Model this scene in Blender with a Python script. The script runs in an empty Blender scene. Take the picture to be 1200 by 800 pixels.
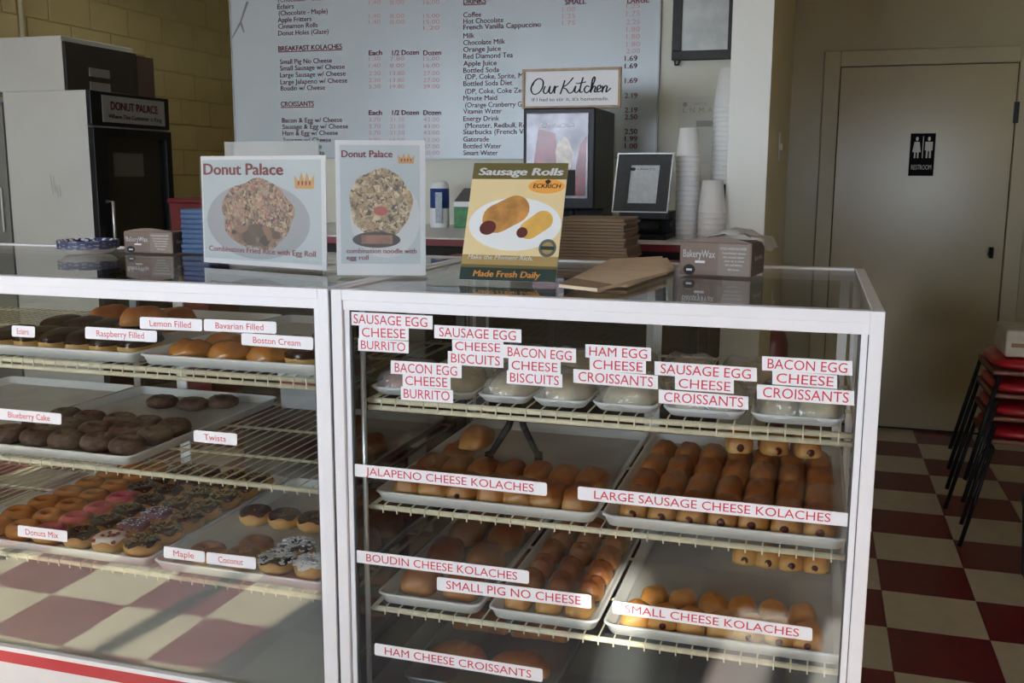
import bpy, bmesh, math, random
from mathutils import Vector, Matrix, noise
rnd = random.Random(7)
S = bpy.context.scene
C = S.collection
# ------------------------------------------------------------------ camera
FPX, YAW, PITCH, ROLL, EYE = 1163.634, -0.295426, 0.165768, 0.0044187, 1.43345
fw = Vector((math.sin(YAW)*math.cos(PITCH), math.cos(YAW)*math.cos(PITCH), -math.sin(PITCH)))
r0 = Vector((math.cos(YAW), -math.sin(YAW), 0)); u0 = r0.cross(fw)
rt = r0*math.cos(ROLL) + u0*math.sin(ROLL); up = rt.cross(fw)
cam = bpy.data.objects.new('camera', bpy.data.cameras.new('camera')); C.objects.link(cam)
cam.data.sensor_width = 36.0; cam.data.lens = FPX/1200*36; cam.data.clip_start = .02
M = Matrix((rt, up, -fw)).transposed().to_4x4(); M.translation = (0, 0, EYE)
cam.matrix_world = M
S.camera = cam
O = Vector((0, 0, EYE))
def at(x, y, ax, v):
    """point where the sight line of photo pixel (x, y) meets the plane axis=v"""
    d = fw*FPX + rt*(x-600) - up*(y-400)
    return O + d*((v-O[ax])/d[ax])
def on_plane(x, y, p, n):
    d = fw*FPX + rt*(x-600) - up*(y-400)
    return O + d*((p-O).dot(n)/d.dot(n))
# ------------------------------------------------------------------ world, sun, exposure
S.view_settings.view_transform = 'Standard'; S.view_settings.look = 'None'
S.view_settings.gamma = 1; S.view_settings.use_curve_mapping = False
S.view_settings.exposure = 0.18
S.cycles.max_bounces = 10; S.cycles.transparent_max_bounces = 40; S.cycles.glossy_bounces = 5
S.cycles.sample_clamp_indirect = 6
W = bpy.data.worlds.new('sky'); S.world = W; W.use_nodes = True
bg = W.node_tree.nodes['Background']; bg.inputs[0].default_value = (.84, .96, 1.16, 1); bg.inputs[1].default_value = 17.0
sun = bpy.data.objects.new('sun', bpy.data.lights.new('sun', 'SUN')); C.objects.link(sun)
sun.data.energy = 62; sun.data.angle = .012; sun.data.color = (1, .95, .86)
SUN_DIR = Vector((-.11, 1, -.445)).normalized()
sun.rotation_euler = SUN_DIR.to_track_quat('-Z', 'Y').to_euler()
# ------------------------------------------------------------------ materials
MAT = {}
def mat(name, col, rough=.5, metal=0, var=0, vscale=20, bump=0, bscale=60, spec=None, sub=0, col2=None, emit=None):
    if name in MAT: return MAT[name]
    m = bpy.data.materials.new(name); m.use_nodes = True; nt = m.node_tree; b = nt.nodes['Principled BSDF']
    c = tuple(col)+(1,)
    b.inputs['Base Color'].default_value = c; b.inputs['Roughness'].default_value = rough; b.inputs['Metallic'].default_value = metal
    if spec is not None: b.inputs['Specular IOR Level'].default_value = spec
    if sub: b.inputs['Subsurface Weight'].default_value = sub; b.inputs['Subsurface Radius'].default_value = (.01, .005, .002)
    if emit: b.inputs['Emission Color'].default_value = tuple(emit[:3])+(1,); b.inputs['Emission Strength'].default_value = emit[3]
    if var or bump or col2:
        tc = nt.nodes.new('ShaderNodeTexCoord'); nz = nt.nodes.new('ShaderNodeTexNoise')
        nz.inputs['Scale'].default_value = vscale; nz.inputs['Detail'].default_value = 4
        nt.links.new(tc.outputs['Object'], nz.inputs['Vector'])
        if var or col2:
            rp = nt.nodes.new('ShaderNodeValToRGB')
            a = col2 if col2 else tuple(max(0, v*(1-var)) for v in col); z = col if col2 else tuple(min(1, v*(1+var)) for v in col)
            rp.color_ramp.elements[0].position = .35; rp.color_ramp.elements[1].position = .65
            rp.color_ramp.elements[0].color = tuple(a)+(1,); rp.color_ramp.elements[1].color = tuple(z)+(1,)
            nt.links.new(nz.outputs['Fac'], rp.inputs['Fac']); nt.links.new(rp.outputs['Color'], b.inputs['Base Color'])
        if bump:
            n2 = nt.nodes.new('ShaderNodeTexNoise'); n2.inputs['Scale'].default_value = bscale; n2.inputs['Detail'].default_value = 5
            nt.links.new(tc.outputs['Object'], n2.inputs['Vector'])
            bp = nt.nodes.new('ShaderNodeBump'); bp.inputs['Strength'].default_value = bump; bp.inputs['Distance'].default_value = .004
            nt.links.new(n2.outputs['Fac'], bp.inputs['Height']); nt.links.new(bp.outputs['Normal'], b.inputs['Normal'])
    MAT[name] = m; return m
def film(name, r0=.045, tint=(.97, .98, .97), rough=0.0, haze=0, hazecol=(.8, .8, .8), bump=0):
    """clear pane or film: transparent, with mirror reflection that grows towards grazing angles on either face"""
    m = bpy.data.materials.new(name); m.use_nodes = True; nt = m.node_tree; nt.nodes.clear(); N = nt.nodes.new; L = nt.links.new
    g = N('ShaderNodeNewGeometry'); dp = N('ShaderNodeVectorMath'); dp.operation = 'DOT_PRODUCT'
    L(g.outputs['Normal'], dp.inputs[0]); L(g.outputs['Incoming'], dp.inputs[1])
    ab = N('ShaderNodeMath'); ab.operation = 'ABSOLUTE'; L(dp.outputs['Value'], ab.inputs[0])
    om = N('ShaderNodeMath'); om.operation = 'SUBTRACT'; om.inputs[0].default_value = 1; L(ab.outputs[0], om.inputs[1])
    pw = N('ShaderNodeMath'); pw.operation = 'POWER'; L(om.outputs[0], pw.inputs[0]); pw.inputs[1].default_value = 5
    ma = N('ShaderNodeMath'); ma.operation = 'MULTIPLY_ADD'; L(pw.outputs[0], ma.inputs[0]); ma.inputs[1].default_value = 1-r0; ma.inputs[2].default_value = r0
    t = N('ShaderNodeBsdfTransparent'); t.inputs[0].default_value = tuple(tint)+(1,)
    gl = N('ShaderNodeBsdfGlossy'); gl.inputs['Roughness'].default_value = rough
    if bump:
        tc = N('ShaderNodeTexCoord'); nz = N('ShaderNodeTexNoise'); nz.inputs['Scale'].default_value = 40; L(tc.outputs['Object'], nz.inputs['Vector'])
        bp = N('ShaderNodeBump'); bp.inputs['Strength'].default_value = bump; bp.inputs['Distance'].default_value = .01
        L(nz.outputs['Fac'], bp.inputs['Height']); L(bp.outputs['Normal'], gl.inputs['Normal'])
    base = t
    if haze:
        df = N('ShaderNodeBsdfDiffuse'); df.inputs[0].default_value = tuple(hazecol)+(1,); mx0 = N('ShaderNodeMixShader'); mx0.inputs[0].default_value = haze
        L(t.outputs[0], mx0.inputs[1]); L(df.outputs[0], mx0.inputs[2]); base = mx0
    mx = N('ShaderNodeMixShader'); L(ma.outputs[0], mx.inputs[0]); L(base.outputs[0], mx.inputs[1]); L(gl.outputs[0], mx.inputs[2])
    o = N('ShaderNodeOutputMaterial'); L(mx.outputs[0], o.inputs[0]); MAT[name] = m; return m
def srgb(r, g, b):
    f = lambda c: (c/255/12.92 if c <= 10 else ((c/255+.055)/1.055)**2.4)
    return (f(r), f(g), f(b))
GLASS = film('pane_glass', .05); TOPGLASS = film('top_glass', .06); ACRYL = film('acrylic', .04, (.98, .98, .98), 0, .05)
WRAP = film('plastic_wrap', .06, (.96, .96, .95), .1, .24, (.8, .8, .78), .8)
WHITE = mat('white_aluminium', (.88, .88, .90), .35)
WHITE2 = mat('white_laminate', (.82, .82, .82), .4)
STEEL = mat('grey_steel', (.30, .32, .33), .35, .6, .1, 5)
SHADEDK = mat('shade_dark', (.05, .055, .06), .5)  # near-black that stands for shade in narrow frame gaps
REDBAND = mat('red_band', srgb(190, 40, 60), .35)
CREAM = mat('cream_coated_wire', srgb(226, 218, 190), .45, 0, .06, 60)
TRAYW = mat('white_tray_plastic', (.76, .77, .76), .4, 0, .05, 8)
PAPER = mat('white_paper', (.80, .80, .80), .6)
CARD = mat('label_card', (.88, .88, .90), .5)
LABRED = mat('label_red', srgb(206, 48, 66), .6)
MENURED = mat('menu_red', srgb(146, 52, 66), .6); MENUPINK = mat('menu_pale_red', srgb(182, 128, 130), .6)
BLACK = mat('black_plastic', (.010, .011, .013), .4, spec=.25); BLACKM = mat('black_matte', (.012, .012, .012), .7)
# ------------------------------------------------------------------ mesh helpers
class MB:
    def __init__(s): s.v = []; s.f = []
    def add(s, vs, fs):
        n = len(s.v); s.v += [tuple(v) for v in vs]; s.f += [tuple(i+n for i in f) for f in fs]; return s
    def box(s, x0, x1, y0, y1, z0, z1, c=0):
        if c:
            bm = bmesh.new(); bmesh.ops.create_cube(bm, size=1)
            for v in bm.verts: v.co = Vector(((x0+x1)/2+v.co.x*(x1-x0), (y0+y1)/2+v.co.y*(y1-y0), (z0+z1)/2+v.co.z*(z1-z0)))
            bmesh.ops.bevel(bm, geom=bm.edges[:], offset=c, segments=2, affect='EDGES', profile=.5)
            bm.verts.ensure_lookup_table(); s.add([v.co for v in bm.verts], [[v.index for v in f.verts] for f in bm.faces]); bm.free(); return s
        vs = [(x, y, z) for z in (z0, z1) for y in (y0, y1) for x in (x0, x1)]
        return s.add(vs, [(0, 2, 3, 1), (4, 5, 7, 6), (0, 1, 5, 4), (2, 6, 7, 3), (0, 4, 6, 2), (1, 3, 7, 5)])
    def tube(s, pts, r, n=8, caps=True):
        pts = [Vector(p) for p in pts]; rs = r if isinstance(r, (list, tuple)) else [r]*len(pts)
        rings = []; ref = None
        for i, p in enumerate(pts):
            d = (pts[min(i+1, len(pts)-1)]-pts[max(i-1, 0)]).normalized()
            if ref is None: ref = Vector((0, 0, 1)) if abs(d.z) < .9 else Vector((1, 0, 0))
            a = d.cross(ref).normalized(); b = a.cross(d).normalized(); ref = b
            rings.append([p+a*math.cos(2*math.pi*k/n)*rs[i]+b*math.sin(2*math.pi*k/n)*rs[i] for k in range(n)])
        vs = [v for q in rings for v in q]; fs = []
        for i in range(len(pts)-1):
            for k in range(n): fs.append((i*n+k, i*n+(k+1) % n, (i+1)*n+(k+1) % n, (i+1)*n+k))
        if caps: fs += [tuple(range(n-1, -1, -1)), tuple(range((len(pts)-1)*n, len(pts)*n))]
        return s.add(vs, fs)
    def lathe(s, prof, n=24, c=(0, 0, 0), caps=True):
        vs = []; fs = []
        for r, z in prof:
            for k in range(n): vs.append((c[0]+r*math.cos(2*math.pi*k/n), c[1]+r*math.sin(2*math.pi*k/n), c[2]+z))
        m = len(prof)
        for i in range(m-1):
            for k in range(n): fs.append((i*n+k, i*n+(k+1) % n, (i+1)*n+(k+1) % n, (i+1)*n+k))
        if caps and prof[0][0] > 1e-5: fs.append(tuple(range(n-1, -1, -1)))
        if caps and prof[-1][0] > 1e-5: fs.append(tuple(range((m-1)*n, m*n)))
        return s.add(vs, fs)
    def prism(s, poly, n, t):
        """polygon (3D points, one plane) pushed along n by t"""
        n = Vector(n)*t; a = [Vector(p) for p in poly]; k = len(a)
        return s.add(a+[p+n for p in a], [tuple(range(k-1, -1, -1)), tuple(range(k, 2*k))]+[(i, (i+1) % k, k+(i+1) % k, k+i) for i in range(k)])
    def mesh(s, name, m, smooth=False):
        me = bpy.data.meshes.new(name); me.from_pydata(s.v, [], s.f); me.update()
        bm = bmesh.new(); bm.from_mesh(me); bmesh.ops.recalc_face_normals(bm, faces=bm.faces); bm.to_mesh(me); bm.free()
        if smooth: me.polygons.foreach_set('use_smooth', [True]*len(me.polygons))
        me.materials.append(m); return me
    def build(s, name, m, parent=None, smooth=False):
        return link(name, s.mesh(name, m, smooth), parent)
def link(name, me, parent=None, loc=None, rot=None, scale=None):
    o = bpy.data.objects.new(name, me); C.objects.link(o)
    if parent: o.parent = parent
    if loc is not None: o.location = loc
    if rot is not None: o.rotation_euler = rot
    if scale is not None: o.scale = scale
    return o
def tag(o, label, cat, group=None, kind=None):
    if label: o['label'] = label
    if cat: o['category'] = cat
    if group: o['group'] = group
    if kind: o['kind'] = kind
    return o
def thing(name, label, cat, loc=(0, 0, 0), rz=0, group=None):
    o = link(name, None, None, loc, (0, 0, rz)); o.empty_display_size = .05; return tag(o, label, cat, group)
def copy(o, parent=None):
    c = o.copy(); C.objects.link(c); c.parent = parent
    for ch in [k for k in KIDS.get(o.name, [])]: copy(ch, c)
    return c
KIDS = {}
def proto_done(o):
    for x in C.objects:
        if x.parent == o: KIDS.setdefault(o.name, []).append(x); proto_done(x)
def struct(o): o['kind'] = 'structure'; return o
_tc = {}
def text_mesh(body, bold=0, shear=0, space=1):
    """flat lettering in x/y, left edge and baseline at 0, cap height 1"""
    cu = bpy.data.curves.new('t', 'FONT'); cu.body = body; cu.size = 1; cu.shear = shear; cu.space_character = space
    cu.resolution_u = 3; cu.fill_mode = 'FRONT'
    ob = bpy.data.objects.new('t', cu); me = ob.to_mesh()
    vs = [v.co.copy() for v in me.vertices]; fs = [tuple(p.vertices) for p in me.polygons]
    ob.to_mesh_clear(); bpy.data.objects.remove(ob); bpy.data.curves.remove(cu)
    if bold:
        k = len(vs); out = []; of = []
        for q, (dx, dy) in enumerate(((0, 0), (bold, 0), (-bold, 0), (0, bold*.5), (0, -bold*.5))):
            out += [v+Vector((dx, dy, q*.00003)) for v in vs]; of += [tuple(i+q*k for i in f) for f in fs]
        vs, fs = out, of
    return vs, fs
_h = text_mesh('H'); CAP = max(v.y for v in _h[0])
SPLIT = {'price', 'dark_price', 'heading', 'donut_line', 'kolache_line', 'croissant_line', 'drink_line'}
class Face:
    """a flat printed face: o = lower left corner, U right, V up, N towards the reader"""
    def __init__(s, o, U, V, parent, inv=None):
        s.o = Vector(o); s.U = Vector(U).normalized(); s.V = Vector(V).normalized(); s.N = s.U.cross(s.V); s.p = parent; s.lay = 0
    def P(s, u, v, k=0): return s.o+s.U*u+s.V*v+s.N*(k*.0004)
    def poly(s, name, pts, m, k=1, smooth=False): return MB().add([s.P(u, v, k) for u, v in pts], [tuple(range(len(pts)))]).build(name, m, s.p)
    def rect(s, name, u0, v0, u1, v1, m, k=1): return s.poly(name, [(u0, v0), (u1, v0), (u1, v1), (u0, v1)], m, k)
    def oval(s, name, u, v, a, b, m, k=1, rot=0, n=28, wob=0):
        pts = []
        for i in range(n):
            t = 2*math.pi*i/n; q = 1+wob*math.sin(5*t+1)+wob*.6*math.sin(9*t); x = a*q*math.cos(t); y = b*q*math.sin(t)
            pts.append((u+x*math.cos(rot)-y*math.sin(rot), v+x*math.sin(rot)+y*math.cos(rot)))
        return s.poly(name, pts, m, k)
    def textv(s, body, u0, u1, v, cap, k=2, bold=0, shear=0, slope=0):
        vs, fs = text_mesh(body, bold, shear)
        if not vs: return [], []
        a = min(x.x for x in vs); b = max(x.x for x in vs); sx = (u1-u0)/(b-a) if u1 else cap/CAP; sy = cap/CAP
        return [s.P(u0+(x.x-a)*sx, v+x.y*sy+slope*(x.x-a)*sx, k) for x in vs], fs
    def text(s, name, items, m, k=2, **kw):
        if name in SPLIT and len(items) > 1: return [s.text(name, [it], m, k, **kw) for it in items]
        mb = MB()
        for it in items:
            vs, fs = s.textv(*it, k=k, **kw)
            mb.add(vs, fs)
        return mb.build(name, m, s.p)
# ------------------------------------------------------------------ room shell
T = .3048; OX, OY = .590263, 5.978614
XL, XR, YF, YK, YW, XH, ZC = -5.0, 3.6, -2.5, 8.2, 4.3, -.165, 3.0
DKFLOOR = mat('floor_base', (.05, .03, .03), .6)
TRED = mat('tile_dark_red', srgb(112, 26, 34), .32, 0, .12, 14); TCREAM = mat('tile_cream', srgb(206, 194, 168), .32, 0, .05, 14)
floor = struct(MB().box(XL-.2, XR+.2, YF-.2, YK+.2, -.12, -.003).build('floor', DKFLOOR))
tm = {}
for k, m in ((0, TCREAM), (1, TRED)): tm[k] = MB().box(.0008, T-.0008, .0008, T-.0008, -.004, 0).mesh('tile', m)
spare = {0: MB(), 1: MB()}; cnt = 0
for i in range(-19, 11):
    for j in range(-29, 8):
        x, y = OX+i*T, OY+j*T
        if x+T < XL or x > XR or y+T < YF or y > YK: continue
        k = (i+j) % 2
        seen = (x > -.6 and x < 1.6 and y > 2.6 and y < 6) or (x > -3.2 and x < .5 and y > -1.6 and y < 1.8)
        if seen and cnt < 300: link('tile', tm[k], floor, (x, y, 0)); cnt += 1
        else: spare[k].box(x+.0008, x+T-.0008, y+.0008, y+T-.0008, -.004, 0)
for k, m in ((0, TCREAM), (1, TRED)): spare[k].build('far_tiles', m, floor)['kind'] = 'stuff'
YELLOW = mat('yellow_block_paint', srgb(192, 176, 126), .5, 0, .05, 3, .25, 30)
BEIGE = mat('beige_gloss_paint', srgb(170, 160, 128), .25, 0, .03, 2, .08, 8)
GREYW = mat('pale_wall_paint', srgb(196, 194, 178), .5, 0, .03, 3)
CEIL = mat('ceiling_paint', (.7, .7, .68), .7)
YP = 3.6
pa, pb = at(858.5, 50, 1, YP).x, at(905, 50, 1, YP).x
wl = struct(MB().box(XL-.2, XL, YF-.2, YK+.2, 0, ZC).build('wall_left', YELLOW))
bl = {.39: MB().box(0, .008, .005, .401, .004, .199, .003).mesh('block', YELLOW)}
for c in range(4, 15):
    for q in range(-1, 9):
        y = 4.9+q*.406+(.203 if c % 2 else 0)
        if y+.4 > YK: continue
        link('block', bl[.39], wl, (XL, y, c*.203))
struct(MB().box(XL-.2, XH-.13, YK, YK+.2, 0, ZC).build('wall_rear', YELLOW))
struct(MB().box(pa, XR+.2, OY+.006, OY+.2, 0, ZC).build('wall_back', BEIGE))
struct(MB().box(-2.716, XH-.13, YW, YW+.12, 0, ZC).build('wall_partition', GREYW))
struct(MB().box(XR, XR+.2, YF-.2, OY, 0, ZC).build('wall_right', BEIGE))
struct(MB().box(XL-.2, XR+.2, YF-.2, YK+.2, ZC, ZC+.15).build('ceiling', CEIL))
# hall wall whose white end reads as a post
pa, pb = at(858.5, 50, 1, YP).x, at(905, 50, 1, YP).x; XH2 = pb
POSTW = mat('post_white_paint', srgb(224, 224, 216), .45)
struct(MB().box(pa, pb, YP+.02, YK, 0, ZC).build('wall_hall', mat('hall_yellow_paint', srgb(228, 216, 172), .4)))
struct(MB().box(pa-.004, pb+.002, YP, YP+.02, 0, ZC, .002).build('trim_1', POSTW))
# front wall behind the camera, its unseen windows sized to aim sun and daylight
FW = mat('front_wall_paint', srgb(190, 182, 160), .6)
holes = [(-4.6, -1.24, 1.3, 2.6), (.12, .29, 1.2, 1.85), (.40, .50, 1.2, 1.85), (.95, 1.75, .9, 1.95), (.09, .20, 2.05, 2.65)]  # right opening added for more daylight, high slit for weak sun in the case
xs = sorted({XL-.2, XR+.2} | {h[0] for h in holes} | {h[1] for h in holes}); zs = sorted({0, ZC} | {h[2] for h in holes} | {h[3] for h in holes})
mb = MB()
for a, b in zip(xs, xs[1:]):
    for c, d in zip(zs, zs[1:]):
        if not any(h[0] <= a+1e-6 and b <= h[1]+1e-6 and h[2] <= c+1e-6 and d <= h[3]+1e-6 for h in holes): mb.box(a, b, YF-.12, YF, c, d)
struct(mb.build('wall_front', FW))
DIMFILM = film('sun_dimming_film', .05, (.36, .36, .36))  # tint made up to weaken the sun beam on the small kolaches
for n, h in enumerate(holes):
    w = MB().box(h[0], h[1], YF-.07, YF-.06, h[2], h[3]).build('window_%d' % (n+1), DIMFILM if n == 4 else GLASS); struct(w)
    if n in (0, 3):
        for k in range(1, 4):
            x = h[0]+(h[1]-h[0])*k/4 if n else (-3.75, -2.55, -1.61)[k-1]
            MB().box(x-.035, x+.035, YF-.1, YF-.03, h[2], h[3]).build('mullion', mat('bronze_mullion', (.08, .07, .06), .4), w)
    pl = bpy.data.lights.new('daylight_portal', 'AREA'); pl.shape = 'RECTANGLE'; pl.size = h[1]-h[0]; pl.size_y = h[3]-h[2]; pl.cycles.is_portal = True
    po = bpy.data.objects.new('daylight_portal', pl); C.objects.link(po); po.location = ((h[0]+h[1])/2, YF-.13, (h[2]+h[3])/2)
    po.rotation_euler = (math.radians(90), 0, 0)
struct(MB().box(-5.4, -1.0, YF-2.4, YF-.13, 2.75, 2.9).build('added_sun_screen', FW))  # unseen slab added to cut off high sun while skylight still enters
struct(MB().box(-30, 30, -40, YF-.3, -.3, -.15).build('ground_outside', mat('asphalt', (.12, .12, .12), .8, 0, .2, 3)))
# door in the back wall
DOORM = mat('door_beige_paint', srgb(174, 160, 124), .22, 0, .03, 2); CASM = mat('casing_paint', srgb(172, 160, 126), .3)
d0, d1 = at(985, 79, 1, OY).x, at(1195.5, 71, 1, OY).x; DT = 2.035; c0 = at(967, 60, 1, OY).x; YD = OY+.004
door = struct(MB().box(d0+.004, d1-.004, YD-.012, YD, .012, DT-.004, .002).build('door_1', DOORM))
MB().tube([(d1-.07, YD-.012, 1.02), (d1-.07, YD-.06, 1.02)], .012, 10).tube([(d1-.07, YD-.06, 1.0), (d1-.07, YD-.06, 1.06)], .011, 10).build('door_handle', BLACK, door, True)
MB().box(d1-.012, d1+.012, YD-.03, YD-.012, 1.72, 1.83).build('hinge', BLACK, door)
fr = struct(MB().box(c0, d0, YD-.028, YD, 0, DT+.085, .004).box(d0, d1, YD-.028, YD, DT, DT+.085, .004).box(d1, d1+.085, YD-.028, YD, 0, DT+.085, .004).build('trim_2', CASM))
struct(MB().box(d0, d1, YD-.002, YD+.0015, 0, DT).build('door_gap_shade', BLACKM))  # black sheet behind the door stands for the shade in its gap
# restroom sign
a = at(1064, 206, 1, YD-.0125); b = at(1097, 156, 1, YD-.0125)
t = thing('restroom_sign', 'small black restroom sign with white man and woman figures on the door', 'sign', (a.x, YD-.0125, a.z))
MB().box(0, b.x-a.x, -.004, 0, 0, b.z-a.z, .0018).build('plate', mat('sign_black', (.008, .008, .009), .8, spec=.1), t)
F = Face((0, -.0041, 0), (1, 0, 0), (0, 0, 1), t); w, h = b.x-a.x, b.z-a.z; SGN = mat('sign_white', (.75, .75, .72), .5)
for k, (cx, dress) in enumerate(((.27, 1), (.75, 0))):
    F.oval('figure_head', cx*w, .87*h, .055*w, .05*h, SGN)
    if dress: F.poly('figure_body', [(cx*w+dx*w, y*h) for dx, y in ((-.03, .42), (-.09, .42), (-.09, .56), (-.17, .56), (-.1, .8), (.1, .8), (.17, .56), (.09, .56), (.09, .42), (.03, .42), (.03, .55), (-.03, .55))], SGN)
    else: F.poly('figure_body', [(cx*w+dx*w, y*h) for dx, y in ((-.03, .42), (-.1, .42), (-.1, .6), (-.15, .6), (-.15, .8), (.15, .8), (.15, .6), (.1, .6), (.1, .42), (.03, .42), (.03, .58), (-.03, .58))], SGN)
F.rect('divider', .5*w, .42*h, .53*w, .93*h, SGN)
F.text('lettering', [('RESTROOM', .1*w, .9*w, .15*h, .11*h)], SGN)
# light switch on the hall wall
p = at(913, 172, 0, XH2)
t = thing('light_switch', 'small cream light switch on the yellow hall wall edge', 'switch', (XH2, p.y, p.z))
MB().box(0, .006, -.06, .06, -.06, .06, .002).build('plate', POSTW, t); MB().box(.006, .014, -.01, .01, -.014, .014).build('toggle', POSTW, t)
# white conduit on the left wall
p = at(24, 20, 0, XL+.02)
tag(MB().tube([(XL+.025, p.y, 1.0), (XL+.025, p.y, ZC)], .016, 10).build('electrical_conduit', mat('conduit_cream', srgb(190, 182, 150), .4), None, True), 'thin cream conduit pipe running up the yellow block wall', 'pipe')
# ceiling lamps out of view: kitchen one read off the wall glow, aisle one added
for n, (x, y, lab) in enumerate(((-1.2, 3.2, 'ceiling light panel above the serving aisle'), (-3.6, 5.9, 'ceiling light panel above the kitchen'))):
    t = thing('ceiling_light', lab, 'light', (x, y, ZC), 0, 'ceiling light panels')
    MB().box(-.6, .6, -.15, .15, -.05, 0, .004).build('housing', WHITE2, t)
    MB().box(-.57, .57, -.12, .12, -.054, -.0495).build('diffuser', mat('lamp_diffuser_%d' % n, (.9, .9, .85), .5, emit=(1, .95, .82, (.6, 6.5)[n])), t)
# ------------------------------------------------------------------ the two display cases
D, H = 1.707, 1.218
XM = (at(387, 340, 1, D).x+at(397.5, 760, 1, D).x)/2; X1 = at(1037, 375, 1, D).x; YB = 2.522
X0 = XM-1.83; ZS = at(0, 757, 1, D).z
PW = .0225
RX0 = XM+.003; LX1 = XM-.003
PALE = mat('pale_deck', (.62, .64, .64), .35, .2, .05, 5)
def case(x0, x1, label, stiles):
    t = thing('display_case', label, 'display case', (0, 0, 0))
    MB().box(x0, x1, D, YB, .05, ZS-.035).build('base_cabinet', WHITE2, t)
    MB().box(x0+.02, x1-.02, D+.05, YB-.02, 0, .05).build('toe_kick', BLACKM, t)
    MB().box(x0, x1, D-.003, D+.02, ZS-.035, ZS-.007).build('red_stripe', REDBAND, t)
    MB().box(x0, x1, D-.004, D+.012, ZS-.007, ZS+.004, .001).build('sill', WHITE, t)
    MB().box(x0, x1, D+.012, YB-.012, ZS-.035, ZS-.006).build('deck', PALE if x0 < -1 else STEEL, t)
    for a in (x0, x1-PW):
        MB().box(a, a+PW, D-.004, D+.018, ZS+.004, H, .0015).build('front_post', WHITE, t)
        MB().box(a, a+PW, YB-.03, YB, ZS-.035, H-.002, .0015).build('rear_post', WHITE, t)
    for a, b in ((x0+PW+.0015, x0+PW+.012), (x1-PW-.012, x1-PW-.0015)):
        MB().box(a-.003, b+.003, D+.0055, D+.015, ZS+.004, H-.04).build('shadow_strip', SHADEDK, t)  # dark strip stands for the shadow lines along the pane channel
        MB().box(a, b, D+.003, D+.016, ZS+.004, H-.022, .001).build('pane_channel', WHITE, t)
    MB().box(x0+PW, x1-PW, D-.004, D+.02, H-.021, H, .0015).build('top_front_rail', WHITE, t)
    MB().box(x0+PW, x1-PW, D+.001, D+.016, H-.040, H-.021, .001).build('top_inner_rail', WHITE, t)
    MB().box(x0+PW, x1-PW, YB-.03, YB, H-.03, H, .0015).build('top_rear_rail', WHITE, t)
    for a in (x0, x1-.02):
        MB().box(a, a+.02, D+.02, YB-.03, H-.025, H, .0015).build('top_side_rail', WHITE, t)
        MB().box(a+.006, a+.012, D+.018, YB-.03, ZS-.006, H-.025).build('side_pane', MIRROR if (a == x0 and x0 > -1) else GLASS, t)
    MB().box(x0+PW+.004, x1-PW-.004, D+.007, D+.012, ZS+.004, H-.03).build('front_pane', GLASS, t)
    MB().box(x0+.02, x1-.02, D+.02, YB-.03, H-.009, H-.003).build('top_pane', TOPGLASS, t)
    w = x1-x0; m = (x0+x1)/2
    for k, (a, b) in enumerate(((x0+.03, m+.02), (m-.02, x1-.03))):
        dr = MB().box(a, b, YB-.018+k*.008, YB-.013+k*.008, ZS, H-.03).build('sliding_door', GLASS, t)
        for e in (a, b-.022): MB().box(e, e+.022, YB-.0185+k*.008, YB-.0125+k*.008, ZS, H-.03).build('door_stile', WHITE, dr)
    for sx in stiles:
        o = MB().box(sx-.012, sx+.012, YB-.05, YB-.036, ZS-.006, H-.03).build('shelf_standard', STEEL, t)
    MB().tube([(x0+PW+.026, D+.03, ZS-.006), (x0+PW+.026, D+.03, H-.025)], .0055, 10).build('front_standard', mat('bright_metal', (.55, .57, .58), .3, .8), t, True)
    return t
MIRROR = mat('mirror_panel', (.42, .44, .44), .03, 1)
lcase = case(X0, LX1, 'long white framed glass donut case on the left, with donut trays', (at(168, 350, 1, YB).x,))
rcase = case(RX0, X1, 'white framed glass case on the right, with kolache trays', (max(at(552, 370, 1, YB).x, RX0+.04),))
MB().box(LX1+.0004, RX0-.0004, D+.001, D+.4, .05, H-.004).build('joint_shade', SHADEDK, lcase)  # dark filler stands for the shade in the gap between the cases
# ------------------------------------------------------------------ wire shelves
YS = D+.05                       # front edge of the shelves
SD = .68
def shelf(x0, x1, z, label, truss):
    t = thing('wire_shelf', label, 'shelf', (x0, YS, z), 0, 'cream wire shelves in the display cases'); w = x1-x0
    for y in (.003, SD*.28, SD*.62, SD-.01): MB().tube([(0, y, 0), (w, y, 0)], .0058 if y < .01 else .0035, 8).build('cross_rod', CREAM, t, True)
    for x in (0, w): MB().tube([(x, 0, 0), (x, SD, 0)], .004, 8).build('side_rod', CREAM, t, True)
    if truss: MB().tube([(0, .001, -.0145), (w, .001, -.0145)], .0052, 8).build('lower_rod', CREAM, t, True)
    dep = .0165 if truss else .009
    wm = MB().tube([(0, -.003, -dep), (0, -.003, .003), (0, .006, .006), (0, SD-.004, .006)], .0017, 5).mesh('wire', CREAM)
    n = int(w/.029)
    for k in range(1, n): link('wire', wm, t, (w*k/n, 0, 0))
    return z+.008
zT = at(431, 466, 1, YS).z*.5+at(1000, 514, 1, YS).z*.5; zM = at(436, 592, 1, YS).z*.5+at(985, 655, 1, YS).z*.5; zB = at(434, 711, 1, YS).z*.5+at(640, 741, 1, YS).z*.5
lT = at(0, 421, 1, YS).z*.5+at(300, 441, 1, YS).z*.5; lM = at(0, 539, 1, YS).z*.5+at(300, 566, 1, YS).z*.5; lB = at(0, 651, 1, YS).z*.5+at(300, 687, 1, YS).z*.5
sx0, sx1 = at(434, 590, 1, YS).x, at(1001, 560, 1, YS).x
ST = shelf(sx0, sx1, zT, 'top wire shelf of the kolache case, under the wrapped foam packs', True)
SM = shelf(sx0, sx1, zM, 'middle wire shelf of the kolache case, under two large trays', False)
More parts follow.
